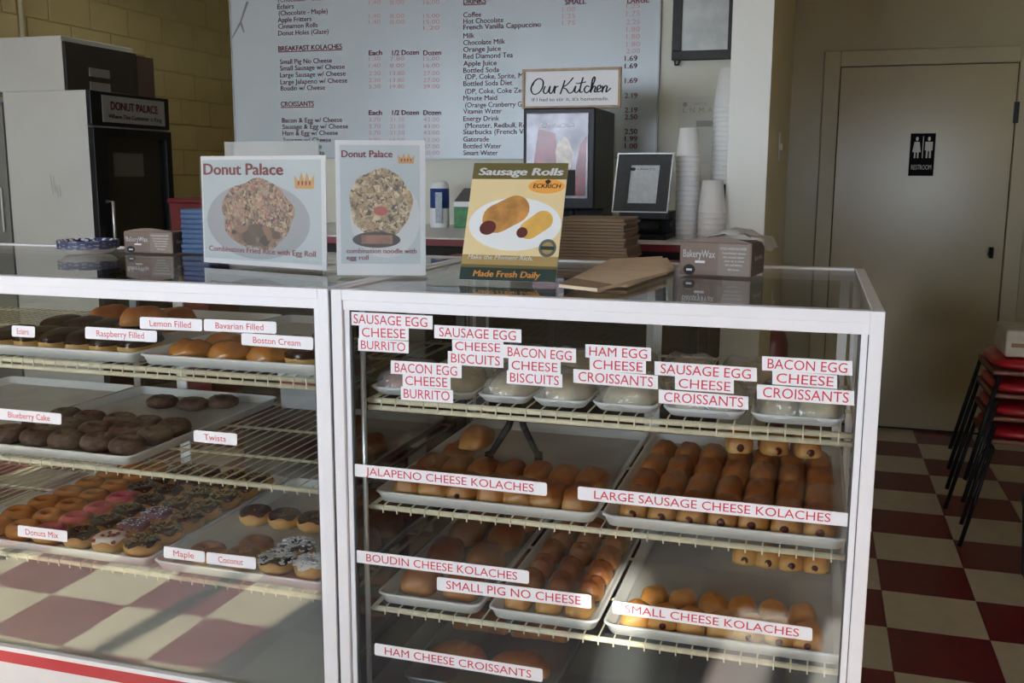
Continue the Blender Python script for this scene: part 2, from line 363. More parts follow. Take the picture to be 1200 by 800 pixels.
SB = shelf(sx0, sx1, zB, 'lowest wire shelf of the kolache case, under three trays', False)
LT = shelf(X0+.05, LX1-.05, lT, 'top wire shelf of the donut case, under the filled donuts', True)
LM = shelf(X0+.05, LX1-.05, lM, 'half bare middle wire shelf of the donut case', False)
LB = shelf(X0+.05, LX1-.05, lB, 'lowest wire shelf of the donut case, under mixed donuts', False)
# ------------------------------------------------------------------ trays
def tray(xl, xr, y0, y1, z, label, m=TRAYW, liner=True, hgt=.022):
    t = thing('sheet_tray', label, 'tray', ((xl+xr)/2, y0, z), 0, 'white sheet trays'); w = (xr-xl)/2; d = y1-y0
    def ring(i, zz, r=.02):
        pts = []
        for cx, cy, a0 in ((w-i-r, i+r, -90), (w-i-r, d-i-r, 0), (-w+i+r, d-i-r, 90), (-w+i+r, i+r, 180)):
            for k in range(4):
                a = math.radians(a0+30*k); pts.append((cx+r*math.cos(a), cy+r*math.sin(a), zz))
        return pts
    prof = [(.010, 0), (.004, hgt*.75), (0, hgt-.002), (0, hgt), (.003, hgt+.0015), (.0065, hgt), (.016, .004)]
    vs = []; fs = []
    for i, zz in prof: vs += ring(i, zz)
    for q in range(len(prof)-1):
        for k in range(16): fs.append((q*16+k, q*16+(k+1) % 16, (q+1)*16+(k+1) % 16, (q+1)*16+k))
    fs.append(tuple(range(15, -1, -1))); fs.append(tuple(range((len(prof)-1)*16, len(prof)*16)))
    MB().add(vs, fs).build('body', m, t, True)
    if liner: MB().box(-w+.022, w-.022, .022, d-.022, .0042, .0052).build('liner', mat('baking_paper', (.50, .49, .46), .6, 0, .08, 6), t)
    return t
TZ = .0055
YTF, YTB = YS+.006, YS+.006+.64
def X(px, py, y): return at(px, py, 1, y).x
gA, gB, gH0, gH1 = X(437, 585, YTF), X(698, 618, YTF), X(703, 622, YTF), X(994, 655, YTF)
tray(gA, gB, YTF, YTB, SM, 'white tray of jalapeno kolaches on the middle shelf, back half empty')
tray(gH0, gH1, YTF, YTB, SM, 'white tray packed with large sausage kolaches on the middle shelf')
iA, iB = X(440, 704, YTF), X(562, 727, YTF); jA, jB = X(570, 728, YTF), X(700, 748, YTF); kA, kB = X(705, 745, YTF), X(992, 785, YTF)
tray(iA, iB, YTF, YTB, SB, 'narrow white tray of boudin kolaches on the lowest shelf')
tray(jA, jB, YTF, YTB, SB, 'narrow white tray of small pig rolls, three across')
tray(kA, kB, YTF, YTB, SB, 'large white tray of small cheese kolaches, middle left bare')
aB = X(156, 412, YTF); tray(aB-.457, aB, YTF, YTB, LT, 'white tray of chocolate topped eclairs on the left case top shelf')
bA = X(160, 416, YTF); tray(bA, bA+.457, YTF, YTB, LT, 'white tray of glazed filled donuts on the left case top shelf')
dB = X(152, 541, YTF); tray(dB-.924, dB-.467, YTF, YTB, LM, 'empty white tray at the far left of the middle shelf'); tray(dB-.457, dB, YTF, YTB, LM, 'white tray of dark cake donuts on the middle shelf')
eB = X(173, 663, YTF); tray(eB-.56, eB, YTF, YTB, LB, 'white tray of mixed iced donuts on the lowest shelf', liner=False)
fA = X(177, 665, YTF); tray(fA, LX1-.055, YTF, YTB, LB, 'white tray of maple and coconut donuts, mostly bare')
DECK = ZS-.006
lA, lB2 = X(470, 790, D+.12), X(625, 790, D+.12)
tray(lA, lA+.33, D+.12, D+.72, DECK+.0008, 'grey steel tray of ham cheese croissants on the case floor', STEEL, False)
# ------------------------------------------------------------------ pastry shapes
def crust(name, lo, hi, scale=30, rough=.42, dark=None):
    m = bpy.data.materials.new(name); m.use_nodes = True; nt = m.node_tree; b = nt.nodes['Principled BSDF']; b.inputs['Roughness'].default_value = rough
    tc = nt.nodes.new('ShaderNodeTexCoord'); nz = nt.nodes.new('ShaderNodeTexNoise'); nz.inputs['Scale'].default_value = scale; nz.inputs['Detail'].default_value = 3
    sep = nt.nodes.new('ShaderNodeSeparateXYZ'); nt.links.new(tc.outputs['Generated'], sep.inputs[0]); nt.links.new(tc.outputs['Object'], nz.inputs['Vector'])
    ad = nt.nodes.new('ShaderNodeMath'); ad.operation = 'MULTIPLY_ADD'; ad.inputs[1].default_value = .7; nt.links.new(nz.outputs['Fac'], ad.inputs[0])
    sb = nt.nodes.new('ShaderNodeMath'); sb.operation = 'SUBTRACT'; nt.links.new(sep.outputs['Z'], sb.inputs[0]); sb.inputs[1].default_value = .3; nt.links.new(sb.outputs[0], ad.inputs[2])
    rp = nt.nodes.new('ShaderNodeValToRGB'); rp.color_ramp.elements[0].position = .15; rp.color_ramp.elements[1].position = .85
    rp.color_ramp.elements[0].color = tuple(lo)+(1,); rp.color_ramp.elements[1].color = tuple(hi)+(1,)
    nt.links.new(ad.outputs[0], rp.inputs['Fac']); nt.links.new(rp.outputs['Color'], b.inputs['Base Color']); MAT[name] = m; return m
# baked crusts are paler at the foot and browner on top
GOLD = crust('golden_crust', srgb(212, 160, 92), srgb(160, 92, 42)); GOLD2 = crust('light_crust', srgb(232, 178, 104), srgb(206, 138, 62)); BROWN = crust('brown_crust', srgb(200, 138, 76), srgb(146, 82, 40))
DOUGH = crust('donut_dough', srgb(232, 192, 120), srgb(196, 134, 66)); GLAZED = crust('glazed_dough', srgb(212, 150, 80), srgb(176, 108, 46), rough=.22); CAKE = mat('dark_cake', srgb(92, 70, 54), .6, 0, .3, 60, .6, 180)
CHOC = mat('chocolate_icing', srgb(50, 30, 24), .25, 0, .15, 30); PINK = mat('pink_icing', srgb(196, 84, 92), .3, 0, .15, 40); VANILLA = mat('white_icing', srgb(228, 214, 204), .35, 0, .08, 40)
MAPLE = mat('maple_icing', srgb(150, 104, 66), .3, 0, .1, 30); SAUS = mat('sausage_end', srgb(92, 30, 24), .35, 0, .2, 90)
NUT = mat('chopped_nuts', srgb(158, 128, 74), .6, 0, .2, 200); COCO = mat('coconut_flakes', srgb(226, 228, 230), .6); SPR = mat('sprinkles', srgb(150, 136, 96), .5); CHERRY = mat('cherry_bits', srgb(150, 30, 40), .4); FILL = mat('purple_icing', srgb(130, 96, 104), .35, 0, .2, 40)
def blob(a, b, c, seed, nu=20, nv=12, pw=.8, nz=.08, flat=.25, fn=None):
    vs = []; fs = []; sg = lambda t, q: math.copysign(abs(t)**q, t)
    for i in range(nv+1):
        ph = -math.pi/2+math.pi*i/nv
        for k in range(nu):
            th = 2*math.pi*k/nu
            x = sg(math.cos(ph), pw)*sg(math.cos(th), pw); y = sg(math.cos(ph), pw)*sg(math.sin(th), pw); z = sg(math.sin(ph), .9)
            q = 1+nz*noise.noise(Vector((x*1.6+seed*3.1, y*1.6, z*1.6)))*2
            v = Vector((x*a*q, y*b*q, max(-flat, z)*c*q)) if z < 0 else Vector((x*a*q, y*b*q, z*c*q))
            if fn: v = fn(v)
            vs.append(v+Vector((0, 0, flat*c)))
    for i in range(nv):
        for k in range(nu): fs.append((i*nu+k, i*nu+(k+1) % nu, (i+1)*nu+(k+1) % nu, (i+1)*nu+k))
    mz = min(v.z for v in vs)
    return MB().add([v-Vector((0, 0, mz)) for v in vs], fs)
def torus(R, r, zs, nu=22, nv=10, seed=0, nz=.05, a0=0, a1=360, grow=0, wav=0, lift=0):
    vs = []; fs = []; full = a1-a0 >= 360; m = nv if full else nv+1
    for k in range(nu):
        th = 2*math.pi*k/nu
        for i in range(m):
            ph = math.radians(a0+(a1-a0)*i/nv)
            if not full and i in (0, nv): ph += wav*math.sin(th*5+seed)*(1 if i == 0 else -1)
            q = 1+nz*noise.noise(Vector((math.cos(th)*2+seed*5, math.sin(th)*2, math.sin(ph))))*2
            rr = (r+grow)*q
            vs.append(((R+rr*math.cos(ph))*math.cos(th), (R+rr*math.cos(ph))*math.sin(th), lift+rr*zs*math.sin(ph)+r*zs))
    for k in range(nu):
        for i in range(nv if full else nv):
            j = (i+1) % m if full else i+1
            fs.append((k*m+i, ((k+1) % nu)*m+i, ((k+1) % nu)*m+j, k*m+j))
    if full: dz = min(v[2] for v in vs); vs = [(v[0], v[1], v[2]-dz) for v in vs]
    return MB().add(vs, fs)
def bits(n, R, r, zs, lx, ly, seed, spread=70):
    rr = random.Random(seed); mb = MB()
    for _ in range(n):
        th = rr.uniform(0, 2*math.pi); ph = math.radians(90+rr.uniform(-spread, spread)); q = r+.0022
        c = Vector(((R+q*math.cos(ph))*math.cos(th), (R+q*math.cos(ph))*math.sin(th), r*zs+q*zs*math.sin(ph)))
        e = Matrix.Rotation(rr.uniform(0, 6), 3, 'Z') @ Matrix.Rotation(rr.uniform(-.6, .6), 3, 'X')
        vs = [c+e@Vector((sx*lx*rr.uniform(.6, 1.2), sy*ly, sz*ly)) for sz in (-1, 1) for sy in (-1, 1) for sx in (-1, 1)]
        mb.add(vs, [(0, 2, 3, 1), (4, 5, 7, 6), (0, 1, 5, 4), (2, 6, 7, 3), (0, 4, 6, 2), (1, 3, 7, 5)])
    return mb
def donut_kind(dough, icing=None, top=None, R=.025, r=.0165, nz=.05):
    zs = 1.15; out = []
    for s in range(2):
        ps = [('dough', torus(R, r, zs, seed=s+1, nz=nz).mesh('dough', dough, True), None)]
        if icing: ps.append(('icing', torus(R, r, zs, seed=s+1, nz=nz, a0=30, a1=150, grow=.0014, wav=.25).mesh('icing', icing, True), None))
        if top: ps.append((top[0], bits(top[2], R, r, zs, top[3], top[4], s+3).mesh(top[0], top[1]), 'stuff'))
        out.append(ps)
    return out
K = {'plain': donut_kind(GLAZED), 'cake': donut_kind(CAKE, nz=.08), 'nuts': donut_kind(DOUGH, CHOC, ('chopped_nuts', NUT, 80, .0026, .0015)), 'pink': donut_kind(DOUGH, PINK, ('sprinkles', SPR, 14, .0028, .0009)),
     'sprinkle': donut_kind(DOUGH, CHOC, ('sprinkles', SPR, 34, .0022, .0008)), 'cherry': donut_kind(DOUGH, VANILLA, ('cherry_bits', CHERRY, 16, .004, .003)), 'purple': donut_kind(DOUGH, FILL, ('coconut', COCO, 40, .003, .001)),
     'choc': donut_kind(DOUGH, CHOC), 'maple': donut_kind(DOUGH, MAPLE), 'cococo': donut_kind(DOUGH, CHOC, ('coconut', COCO, 130, .0055, .0014)), 'white': donut_kind(DOUGH, VANILLA, ('coconut', COCO, 160, .005, .0012))}
def bun_kind(a, b, c, m, sausage=None, n=3, top=None, pw=.75, nz=.07, fn=None):
    out = []
    for s in range(n):
        ps = [('bun', blob(a, b, c, s+1+a*100, pw=pw, nz=nz, fn=fn, nu=24, nv=16).mesh('bun', m, True), None)]
        if sausage: ps.append(('sausage', MB().lathe([(0, 0), (sausage*.8, .001), (sausage, .005), (sausage, .03)], 12).mesh('sausage', SAUS, True), 'front%f' % (b*.98)))
        if top: ps.append(('icing', blob(a*1.02, b*1.02, c*.75, s+1+a*100, pw=pw, nz=nz, flat=.0).mesh('icing', top, True), 'lift%f' % (c*.62)))
        out.append(ps)
    return out
K['jal'] = bun_kind(.0315, .054, .033, GOLD, None, 3, None, .62)+bun_kind(.031, .053, .032, GOLD, .006, 1, None, .62); K['large'] = bun_kind(.0295, .058, .036, GOLD, .0095, 3, None, .62); K['smallch'] = bun_kind(.0295, .036, .031, GOLD2, None, 2, None, .68)+bun_kind(.0295, .036, .031, GOLD2, .0075, 1, None, .68); K['smallend'] = bun_kind(.0285, .036, .030, GOLD2, .0095, 2, None, .68); ridge = lambda v: Vector((v.x*(1+.05*math.sin(v.y*170)), v.y, v.z*(1+.10*math.sin(v.y*170)))); K['pig'] = bun_kind(.0262, .039, .031, BROWN, fn=ridge, nz=.04); K['pigf'] = bun_kind(.0265, .038, .031, GOLD2, nz=.04)
K['boudin'] = bun_kind(.0415, .062, .044, BROWN, None, 3, None, .66, .05); K['eclair'] = bun_kind(.033, .066, .034, DOUGH, None, 2, CHOC); K['filled'] = bun_kind(.044, .048, .031, GLAZED, None, 3, None, .9, .1); K['bismarck'] = bun_kind(.044, .05, .032, DOUGH, None, 2, CHOC, .9); K['bareclair'] = bun_kind(.04, .07, .042, BROWN)
def crois(s):
    vs = []; fs = []; n = 26; m = 12
    for i in range(n+1):
        u = -1+2*i/n; w = (1-abs(u)**2.4)**.5; ridge = 1+.10*abs(math.sin(u*9))
        for k in range(m):
            t = 2*math.pi*k/m; z = math.sin(t)
            vs.append((u*.07, -.035*u*u+.036*w*ridge*math.cos(t), .026*w*ridge*(z if z > 0 else z*.6)+.016))
    for i in range(n):
        for k in range(m): fs.append((i*m+k, i*m+(k+1) % m, (i+1)*m+(k+1) % m, (i+1)*m+k))
    return MB().add(vs, fs)
K['croissant'] = [[('crust', crois(0).mesh('crust', BROWN, True), None)]]
K['twist'] = [[('dough', torus(.026, .017, .8, seed=5, nz=.14).mesh('dough', CAKE, True), None)]]
def pastry(kind, name, label, cat, x, y, z, group, rz=0, sc=1, tilt=0):
    v = rnd.choice(K[kind]); t = thing(name, label, cat, (x, y, z), rz+rnd.uniform(-.06, .06), group)
    t.scale = (sc,)*3
    if tilt: t.rotation_euler.x = tilt
    for nm, me, fl in v:
        o = link(nm, me, t)
        if fl == 'stuff': o['kind'] = 'stuff'
        elif fl and fl.startswith('front'): o.location = (rnd.uniform(-.003, .003), -float(fl[5:])-.0015, .012); o.rotation_euler = (-math.pi/2, 0, 0)
        elif fl and fl.startswith('lift'): o.location = (0, 0, float(fl[4:]))
    return t
ORD = ('first', 'second', 'third', 'fourth', 'fifth', 'sixth', 'seventh', 'eighth', 'ninth', 'tenth', 'eleventh', 'twelfth', 'thirteenth', 'fourteenth', 'fifteenth', 'sixteenth', 'seventeenth', 'eighteenth', 'nineteenth', 'twentieth', 'next', 'next')
def row(kind, name, label, cat, xs, y, z, group, jit=.002, **kw):
    for k, x in enumerate(xs): pastry(kind, name, label+(', '+ORD[k]+' from left' if len(xs) > 1 else ''), cat, x+rnd.uniform(-jit, jit), y+rnd.uniform(-jit, jit), z+rnd.uniform(0, .001), group, **kw)
def lin(a, b, n): return [a+(b-a)*(k+.5)/n for k in range(n)]
# right case, middle shelf
zz = SM+TZ; i_ = .022
row('jal', 'jalapeno_kolache', 'golden kolache in the front row of the jalapeno tray', 'kolache', lin(gA+i_, gB-i_, 7), YTF+.085, zz, 'jalapeno kolaches')
row('jal', 'jalapeno_kolache', 'golden kolache in the second row of the jalapeno tray', 'kolache', lin(gA+i_, gB-i_, 7), YTF+.20, zz, 'jalapeno kolaches')
pastry('jal', 'jalapeno_kolache', 'lone kolache set behind the second row of the jalapeno tray, left', 'kolache', gA+.07, YTF+.31, zz, 'jalapeno kolaches')
pastry('jal', 'jalapeno_kolache', 'jalapeno kolache propped on top at the left tray edge', 'kolache', gA+.12, YTF+.30, zz+.045, 'jalapeno kolaches')
for r, wd in enumerate(('front', 'second', 'third', 'fourth')):
    row('large', 'sausage_kolache', 'large kolache with sausage end, %s row of the sausage tray' % wd, 'kolache', lin(gH0+i_, gH1-i_, 7), YTF+.088+r*.12, zz, 'large sausage kolaches', sc=1.0)
row('large', 'sausage_kolache', 'large kolache stacked on top of the back rows, right half', 'kolache', lin(gH0+.19, gH1-.045, 3), YTF+.40, zz+.062, 'large sausage kolaches', rz=.15)
# right case, lowest shelf
zz = SB+TZ
for r, wd in enumerate(('front', 'second', 'third', 'back')):
    row('boudin', 'boudin_kolache', 'plump brown boudin kolache, %s pair of the narrow tray' % wd, 'kolache', lin(iA+.018, iB-.018, 2), YTF+.10+r*.14, zz, 'boudin kolaches', sc=.92)
for r, wd in enumerate(('front', 'second', 'third', 'fourth', 'fifth', 'sixth')):
    row('pigf' if r == 0 else 'pig', 'pig_roll', 'small shiny pig roll, %s row of the three-across tray' % wd, 'roll', lin(jA+.017, jB-.017, 3), YTF+.07+r*.088, zz, 'small pig rolls')
row('smallch', 'cheese_kolache', 'small golden cheese kolache in the front row, lowest shelf', 'kolache', lin(kA+.03, kB-.04, 7), YTF+.065, zz, 'small cheese kolaches')
row('smallch', 'cheese_kolache', 'small golden cheese kolache in the second row, lowest shelf', 'kolache', lin(kA+.05, kB-.05, 6), YTF+.145, zz, 'small cheese kolaches')
row('smallend', 'cheese_kolache', 'small cheese kolache with dark sausage end in the back row', 'kolache', lin(kA+.21, kB-.03, 4), YTF+.45, zz, 'small cheese kolaches')
for r, wd in enumerate(('front', 'middle', 'back')):
    row('croissant', 'ham_croissant', 'brown ham cheese croissant, %s pair on the case floor' % wd, 'croissant', (lA+.09, lA+.235), D+.25+r*.17, DECK+.008, 'ham cheese croissants')
# left case, top shelf
zz = LT+TZ
ex = lin(aB-.457+i_, aB-.018, 6)
row('eclair', 'eclair', 'chocolate topped eclair in the front row of the left top tray', 'eclair', ex, YTF+.095, zz, 'chocolate eclairs')
row('eclair', 'eclair', 'chocolate topped eclair in the second row, behind the front eclairs', 'eclair', ex[:4], YTF+.25, zz, 'chocolate eclairs')
row('bareclair', 'plain_eclair', 'plain brown eclair at the back of the left top tray', 'eclair', lin(aB-.44, aB-.15, 3), YTF+.42, zz, 'plain eclairs')
pastry('bareclair', 'plain_eclair', 'plain brown eclair lying on top of the chocolate ones', 'eclair', aB-.13, YTF+.21, zz+.045, 'plain eclairs', rz=-.5, sc=.8)
row('filled', 'filled_donut', 'glazed filled donut in the front row beside the eclairs', 'donut', [bA+.075, bA+.17, bA+.265], YTF+.085, zz, 'glazed filled donuts')
row('filled', 'filled_donut', 'glazed filled donut in the second row behind the cream label', 'donut', [bA+.09, bA+.19, bA+.285], YTF+.19, zz, 'glazed filled donuts')
row('bismarck', 'chocolate_donut', 'chocolate topped filled donut by the post, front row', 'donut', [bA+.36], YTF+.085, zz, 'chocolate filled donuts')
row('bismarck', 'chocolate_donut', 'chocolate topped filled donut by the post, behind the cream label', 'donut', [bA+.30, bA+.395], YTF+.32, zz, 'chocolate filled donuts')
# left case, middle shelf
zz = LM+TZ
for r, wd in enumerate(('front', 'second', 'third')):
    row('cake', 'cake_donut', 'dark blueberry cake donut, %s row of the middle tray' % wd, 'donut', lin(dB-.43, dB-.02, 5), YTF+.075+r*.088, zz, 'blueberry cake donuts', jit=.005)
for k, (px, py) in enumerate(((190, 470), (226, 473), (261, 470))):
    q = at(px, py, 2, zz+.015); pastry('twist', 'cake_donut', 'dark cake donut in the small cluster at the tray back, %s from left' % ORD[k], 'donut', q.x, q.y, zz, 'blueberry cake donuts at the back', sc=1.0)
# left case, lowest shelf
zz = LB+TZ
cols = [('nuts',)*7, ('cherry', 'purple', 'purple', 'nuts', 'nuts', 'nuts', 'nuts'), ('sprinkle',)*7, ('pink', 'pink', 'pink', 'pink', 'sprinkle', 'sprinkle', 'nuts'), ('plain',)*7, ('plain',)*7]
KN = {'nuts': ('chocolate donut with chopped nuts', 'chocolate donuts with nuts'), 'cherry': ('white iced donut with cherry bits', None), 'purple': ('purplish iced donut with white flakes', 'purplish iced donuts'), 'sprinkle': ('chocolate donut with pale sprinkles', 'chocolate sprinkle donuts'), 'pink': ('pink iced donut', 'pink iced donuts'), 'plain': ('plain glazed donut', 'plain glazed donuts')}
wds = ('front', 'second', 'third', 'fourth', 'fifth', 'sixth', 'back')
for c, ks in enumerate(cols):
    for r, k in enumerate(ks):
        pastry(k, 'donut', '%s, %s row, column %s of the mixed tray' % (KN[k][0], wds[r], ('nearest the post', 'second from right', 'third from right', 'fourth from right', 'fifth from right', 'leftmost')[c]), 'donut', eB-.062-c*.0845+rnd.uniform(-.003, .003), YTF+.066+r*.084+rnd.uniform(-.003, .003), zz-.001, KN[k][1])
for k, (px, py, kd, lab) in enumerate(((300, 604, 'choc', 'chocolate iced donut at the back of the maple tray, left of three'), (334, 608, 'choc', 'chocolate iced donut at the back of the maple tray, middle of three'), (368, 612, 'choc', 'chocolate iced donut at the back of the maple tray, by the post'),
        (232, 676, 'maple', 'maple iced donut under the maple and coconut labels, left'), (271, 681, 'maple', 'maple iced donut under the coconut label, right'), (300, 641, 'maple', 'brown iced donut just behind the coconut label'),
        (310, 686, 'cococo', 'chocolate donut with coconut flakes, front one'), (348, 645, 'cococo', 'chocolate donut with coconut flakes, behind the white one'), (349, 687, 'white', 'white coconut donut beside the post'))):
    q = at(px, py, 2, zz+.018)
    if k in (3, 4, 6, 8): q.x = LX1-.055-.064-.0875*{8: 0, 6: 1, 4: 2, 3: 3}[k]; q.y = YTF+.068
    pastry(kd, 'donut', lab, 'donut', q.x, max(q.y, YTF+.068), zz, 'donuts on the maple tray')
# ------------------------------------------------------------------ wrapped foam packs on the top right shelf
FOAM = mat('white_foam', (.74, .75, .75), .55); SAND = mat('pale_sandwich', srgb(224, 204, 170), .6, 0, .2, 40, .3, 60); PINKF = mat('pink_filling', srgb(190, 130, 120), .6, 0, .3, 60)
def pack(x0, x1, y0, dpt, lab, tone):
    t = thing('foam_pack', lab, 'food pack', ((x0+x1)/2, y0, ST), 0, 'wrapped foam packs'); w = (x1-x0)/2
    vs = []; fs = []; prof = ((.012, 0), (.003, .011), (0, .016), (.003, .017), (.007, .015), (.016, .005))
    for i, z in prof:
        r = .018
        for cx, cy, a0 in ((w-i-r, i+r, -90), (w-i-r, dpt-i-r, 0), (-w+i+r, dpt-i-r, 90), (-w+i+r, i+r, 180)):
            for k in range(4): vs.append((cx+r*math.cos(math.radians(a0+30*k)), cy+r*math.sin(math.radians(a0+30*k)), z))
    for q in range(len(prof)-1):
        for k in range(16): fs.append((q*16+k, q*16+(k+1) % 16, q*16+16+(k+1) % 16, q*16+16+k))
    fs += [tuple(range(15, -1, -1)), tuple(range((len(prof)-1)*16, len(prof)*16))]
    MB().add(vs, fs).build('foam_tray', FOAM, t, True)
    n = 1 if w < .07 else 2
    for k in range(n):
        o = blob(min(w*.84/n, .06), dpt*.42, .03, w*50+k, pw=.7).build('sandwich', (SAND, PINKF)[tone], t, True); o.location = ((k-(n-1)/2)*w*.9, dpt/2, .006)
    o = blob(w*.97, dpt*.485, .036, w*31, 36, 14, pw=.5, nz=.05, fn=lambda v: v+Vector((0, 0, .004*noise.noise(v*45)))).build('plastic_wrap', WRAP, t, True); o.location = (0, dpt/2, .006)
fy = YS+.012
pk = [(432, 488), (491, 553), (557, 619), (622, 688), (692, 770), (775, 872), (878, 990)]
nm = ('leftmost, half behind the bacon burrito sign', 'second from left, under the bacon burrito sign', 'third from left', 'fourth from left, below the bacon biscuits sign', 'below the ham croissants sign', 'below the sausage croissants sign', 'rightmost, below the bacon croissants sign')
for k, (a, b) in enumerate(pk):
    ya = 470+(a-432)*.078; pack(X(a, ya, fy), X(b, ya+4, fy), fy, .19, 'film wrapped foam pack, front row, '+nm[k], 1 if k == 0 else 0)
xs_ = lin(sx0+.15, sx1-.02, 6)
for k, x in enumerate(xs_): pack(x-.06, x+.06, fy+.24, .19, 'film wrapped foam pack in the back row of the top shelf, %s from left' % ORD[k], 0)
# black tongs hanging at the back of the kolache case
yt = 2.04; ap = at(606, 484, 1, yt); e1 = at(573, 535, 1, yt-.03); e2 = at(631, 535, 1, yt)
t = thing('tongs', 'black tongs hanging open under the top shelf, over the jalapeno tray', 'tongs', ap)
for e in (e1, e2):
    v = e-ap; o = MB().tube([(0, 0, .03), v*.3, v*.75, v], [.007, .008, .007, .007], 8).build('arm', BLACKM, t, True); MB().lathe([(0, -.014), (.009, -.01), (.01, 0), (.009, .01), (0, .014)], 10, v).build('grip_tip', BLACKM, o, True)
MB().tube([(-.012, 0, .03), (.012, 0, .03)], .008, 8).build('hinge', BLACK, t, True)
# tub with a red band behind the bare shelf
q = at(352, 500, 1, 2.36)
t = thing('plastic_tub', 'clear plastic tub with red band at the back of the bare shelf', 'tub', (q.x, 2.36, LM))
MB().box(-.06, .075, 0, .10, 0, .09, .006).build('body', film('tub_plastic', .05, (.9, .9, .9), .1, .45, (.7, .7, .7)), t); MB().box(-.061, .076, -.001, .101, .066, .076).build('red_band', mat('tub_red', srgb(160, 60, 62), .5), t); MB().box(-.064, .079, -.004, .104, .09, .102, .003).build('lid', FOAM, t)
# ------------------------------------------------------------------ labels stuck on the glass
YG = D+.0068
def card_poly(a, b, c, d, rnd_):
    """corner points TL TR BR BL -> outline, rounded on request"""
    P = [a, b, c, d]
    if not rnd_: return P
    out = []
    for i in range(4):
        p, q, s = P[i], P[i-1], P[(i+1) % 4]; k = .0045
        for u in range(4):
            t = u/3; A = p+(q-p).normalized()*k*(1-t)**2; B = (s-p).normalized()*k*t**2; out.append(A+B)
    return out
def strip(parent, txt, xl, yl0, yl1, xr, yr0, yr1, rounded, pad, k, o, capf=.56):
    TL, BL_, TR, BR = (at(x, y, 1, YG)-o for x, y in ((xl, yl0), (xl, yl1), (xr, yr0), (xr, yr1)))
    MB().prism(card_poly(TL, TR, BR, BL_, rounded), (0, -1, 0), .0006+k*.0002).build('card', CARD, parent)
    U = (BR-BL_).normalized(); V = Vector((0, -1, 0)).cross(U)*-1
    V = Vector((-U.z, 0, U.x)); w = (BR-BL_).length; h = (TL-BL_).length
    F = Face(BL_+Vector((0, -.0006-k*.0002-.0001, 0)), U, V, parent)
    F.text('lettering', [(txt, w*pad, w*(1-pad), h*(1-capf)/2, h*capf)], LABRED, k=.4)
def tab(txt, xl, yl0, yl1, xr, yr0, yr1, pad=.13, capf=.5):
    o = at((xl+xr)/2, (yl1+yr1)/2, 1, YG)
    t = thing('shelf_label', 'white rounded label reading %s stuck on the glass' % txt.title(), 'label', o, 0)
    strip(t, txt, xl, yl0, yl1, xr, yr0, yr1, True, pad, 0, o, capf)
for a in (('Eclairs', 14, 381, 394, 41, 382.5, 395.5), ('Raspberry Filled', 100, 382.5, 396.5, 184, 387.5, 401), ('Lemon Filled', 164, 371, 385, 237, 374, 388), ('Bavarian Filled', 239, 373.5, 387.5, 324, 377, 391), ('Boston Cream', 283, 390, 404, 367, 395, 410),
          ('Blueberry Cake', -2, 478, 491, 72, 484.5, 497.5), ('Twists', 227, 503.5, 517, 278, 508, 522), ('Donuts Mix', 21, 615, 628, 79, 622, 635), ('Maple', 192, 639.5, 653, 240, 646, 659), ('Coconut', 242, 646.5, 660, 300, 653, 667)):
    tab(*a, pad=.17 if len(a[0]) > 8 else .25)
for a in (('JALAPENO CHEESE KOLACHES', 415, 543, 557.5, 641, 565.5, 581), ('LARGE SAUSAGE CHEESE KOLACHES', 677, 569.5, 585, 995, 601, 617), ('BOUDIN CHEESE KOLACHES', 417, 644, 658.5, 620, 668.5, 684), ('SMALL PIG NO CHEESE', 512, 675.5, 691, 693, 697, 713),
          ('SMALL CHEESE KOLACHES', 718, 703.5, 718, 952, 735.5, 751), ('HAM CHEESE CROISSANTS', 439, 753, 767, 636, 783.5, 799)):
    tab(*a, pad=.065, capf=.6)
for words, strips in ((('SAUSAGE EGG', 'CHEESE', 'BURRITO'), ((409, 365, 380.5, 507, 370, 386), (421, 381, 396.5, 479, 384, 399), (420, 396, 410.5, 479, 400, 414))),
        (('SAUSAGE EGG', 'CHEESE', 'BISCUITS'), ((509, 380.5, 396, 611, 386, 401.5), (530, 397.5, 412, 590, 400.5, 415), (525, 411, 426.5, 590, 415, 431))),
        (('BACON EGG', 'CHEESE', 'BURRITO'), ((458, 422, 437.5, 541, 427, 443), (472, 437.5, 453, 528, 441, 456), (470, 452.5, 468, 531, 457, 472))),
        (('BACON EGG', 'CHEESE', 'BISCUITS'), ((590, 403.5, 419, 675, 408.5, 425), (596, 419.5, 434.5, 657, 423, 438.5), (594, 433.5, 449, 659, 438.5, 454))),
        (('HAM EGG', 'CHEESE', 'CROISSANTS'), ((686, 403, 418.5, 763, 407.5, 423), (691, 418.5, 434, 757, 423, 438), (672, 432, 448, 771, 440, 456))),
        (('SAUSAGE EGG', 'CHEESE', 'CROISSANTS'), ((767, 423, 439, 887, 431, 447), (791, 440.5, 456, 860, 445, 461), (772, 456, 472, 877, 464.5, 480))),
        (('BACON EGG', 'CHEESE', 'CROISSANTS'), ((893, 417, 433.5, 999, 423, 440), (905, 434, 450, 981, 439.5, 455.5), (887, 450, 467, 1001, 458, 475)))):
    q = strips[1]; o = at((q[0]+q[3])/2, q[2], 1, YG)
    t = thing('glass_sign', 'three-line white sign reading %s on the glass' % ' '.join(words).title(), 'sign', o)
    for k, (wd, s) in enumerate(zip(words, strips)): strip(t, wd, *s, False, .06, k, o, .68)
# ------------------------------------------------------------------ things on the case tops
ZT = H
def tops(x, y): return at(x, y, 2, ZT)
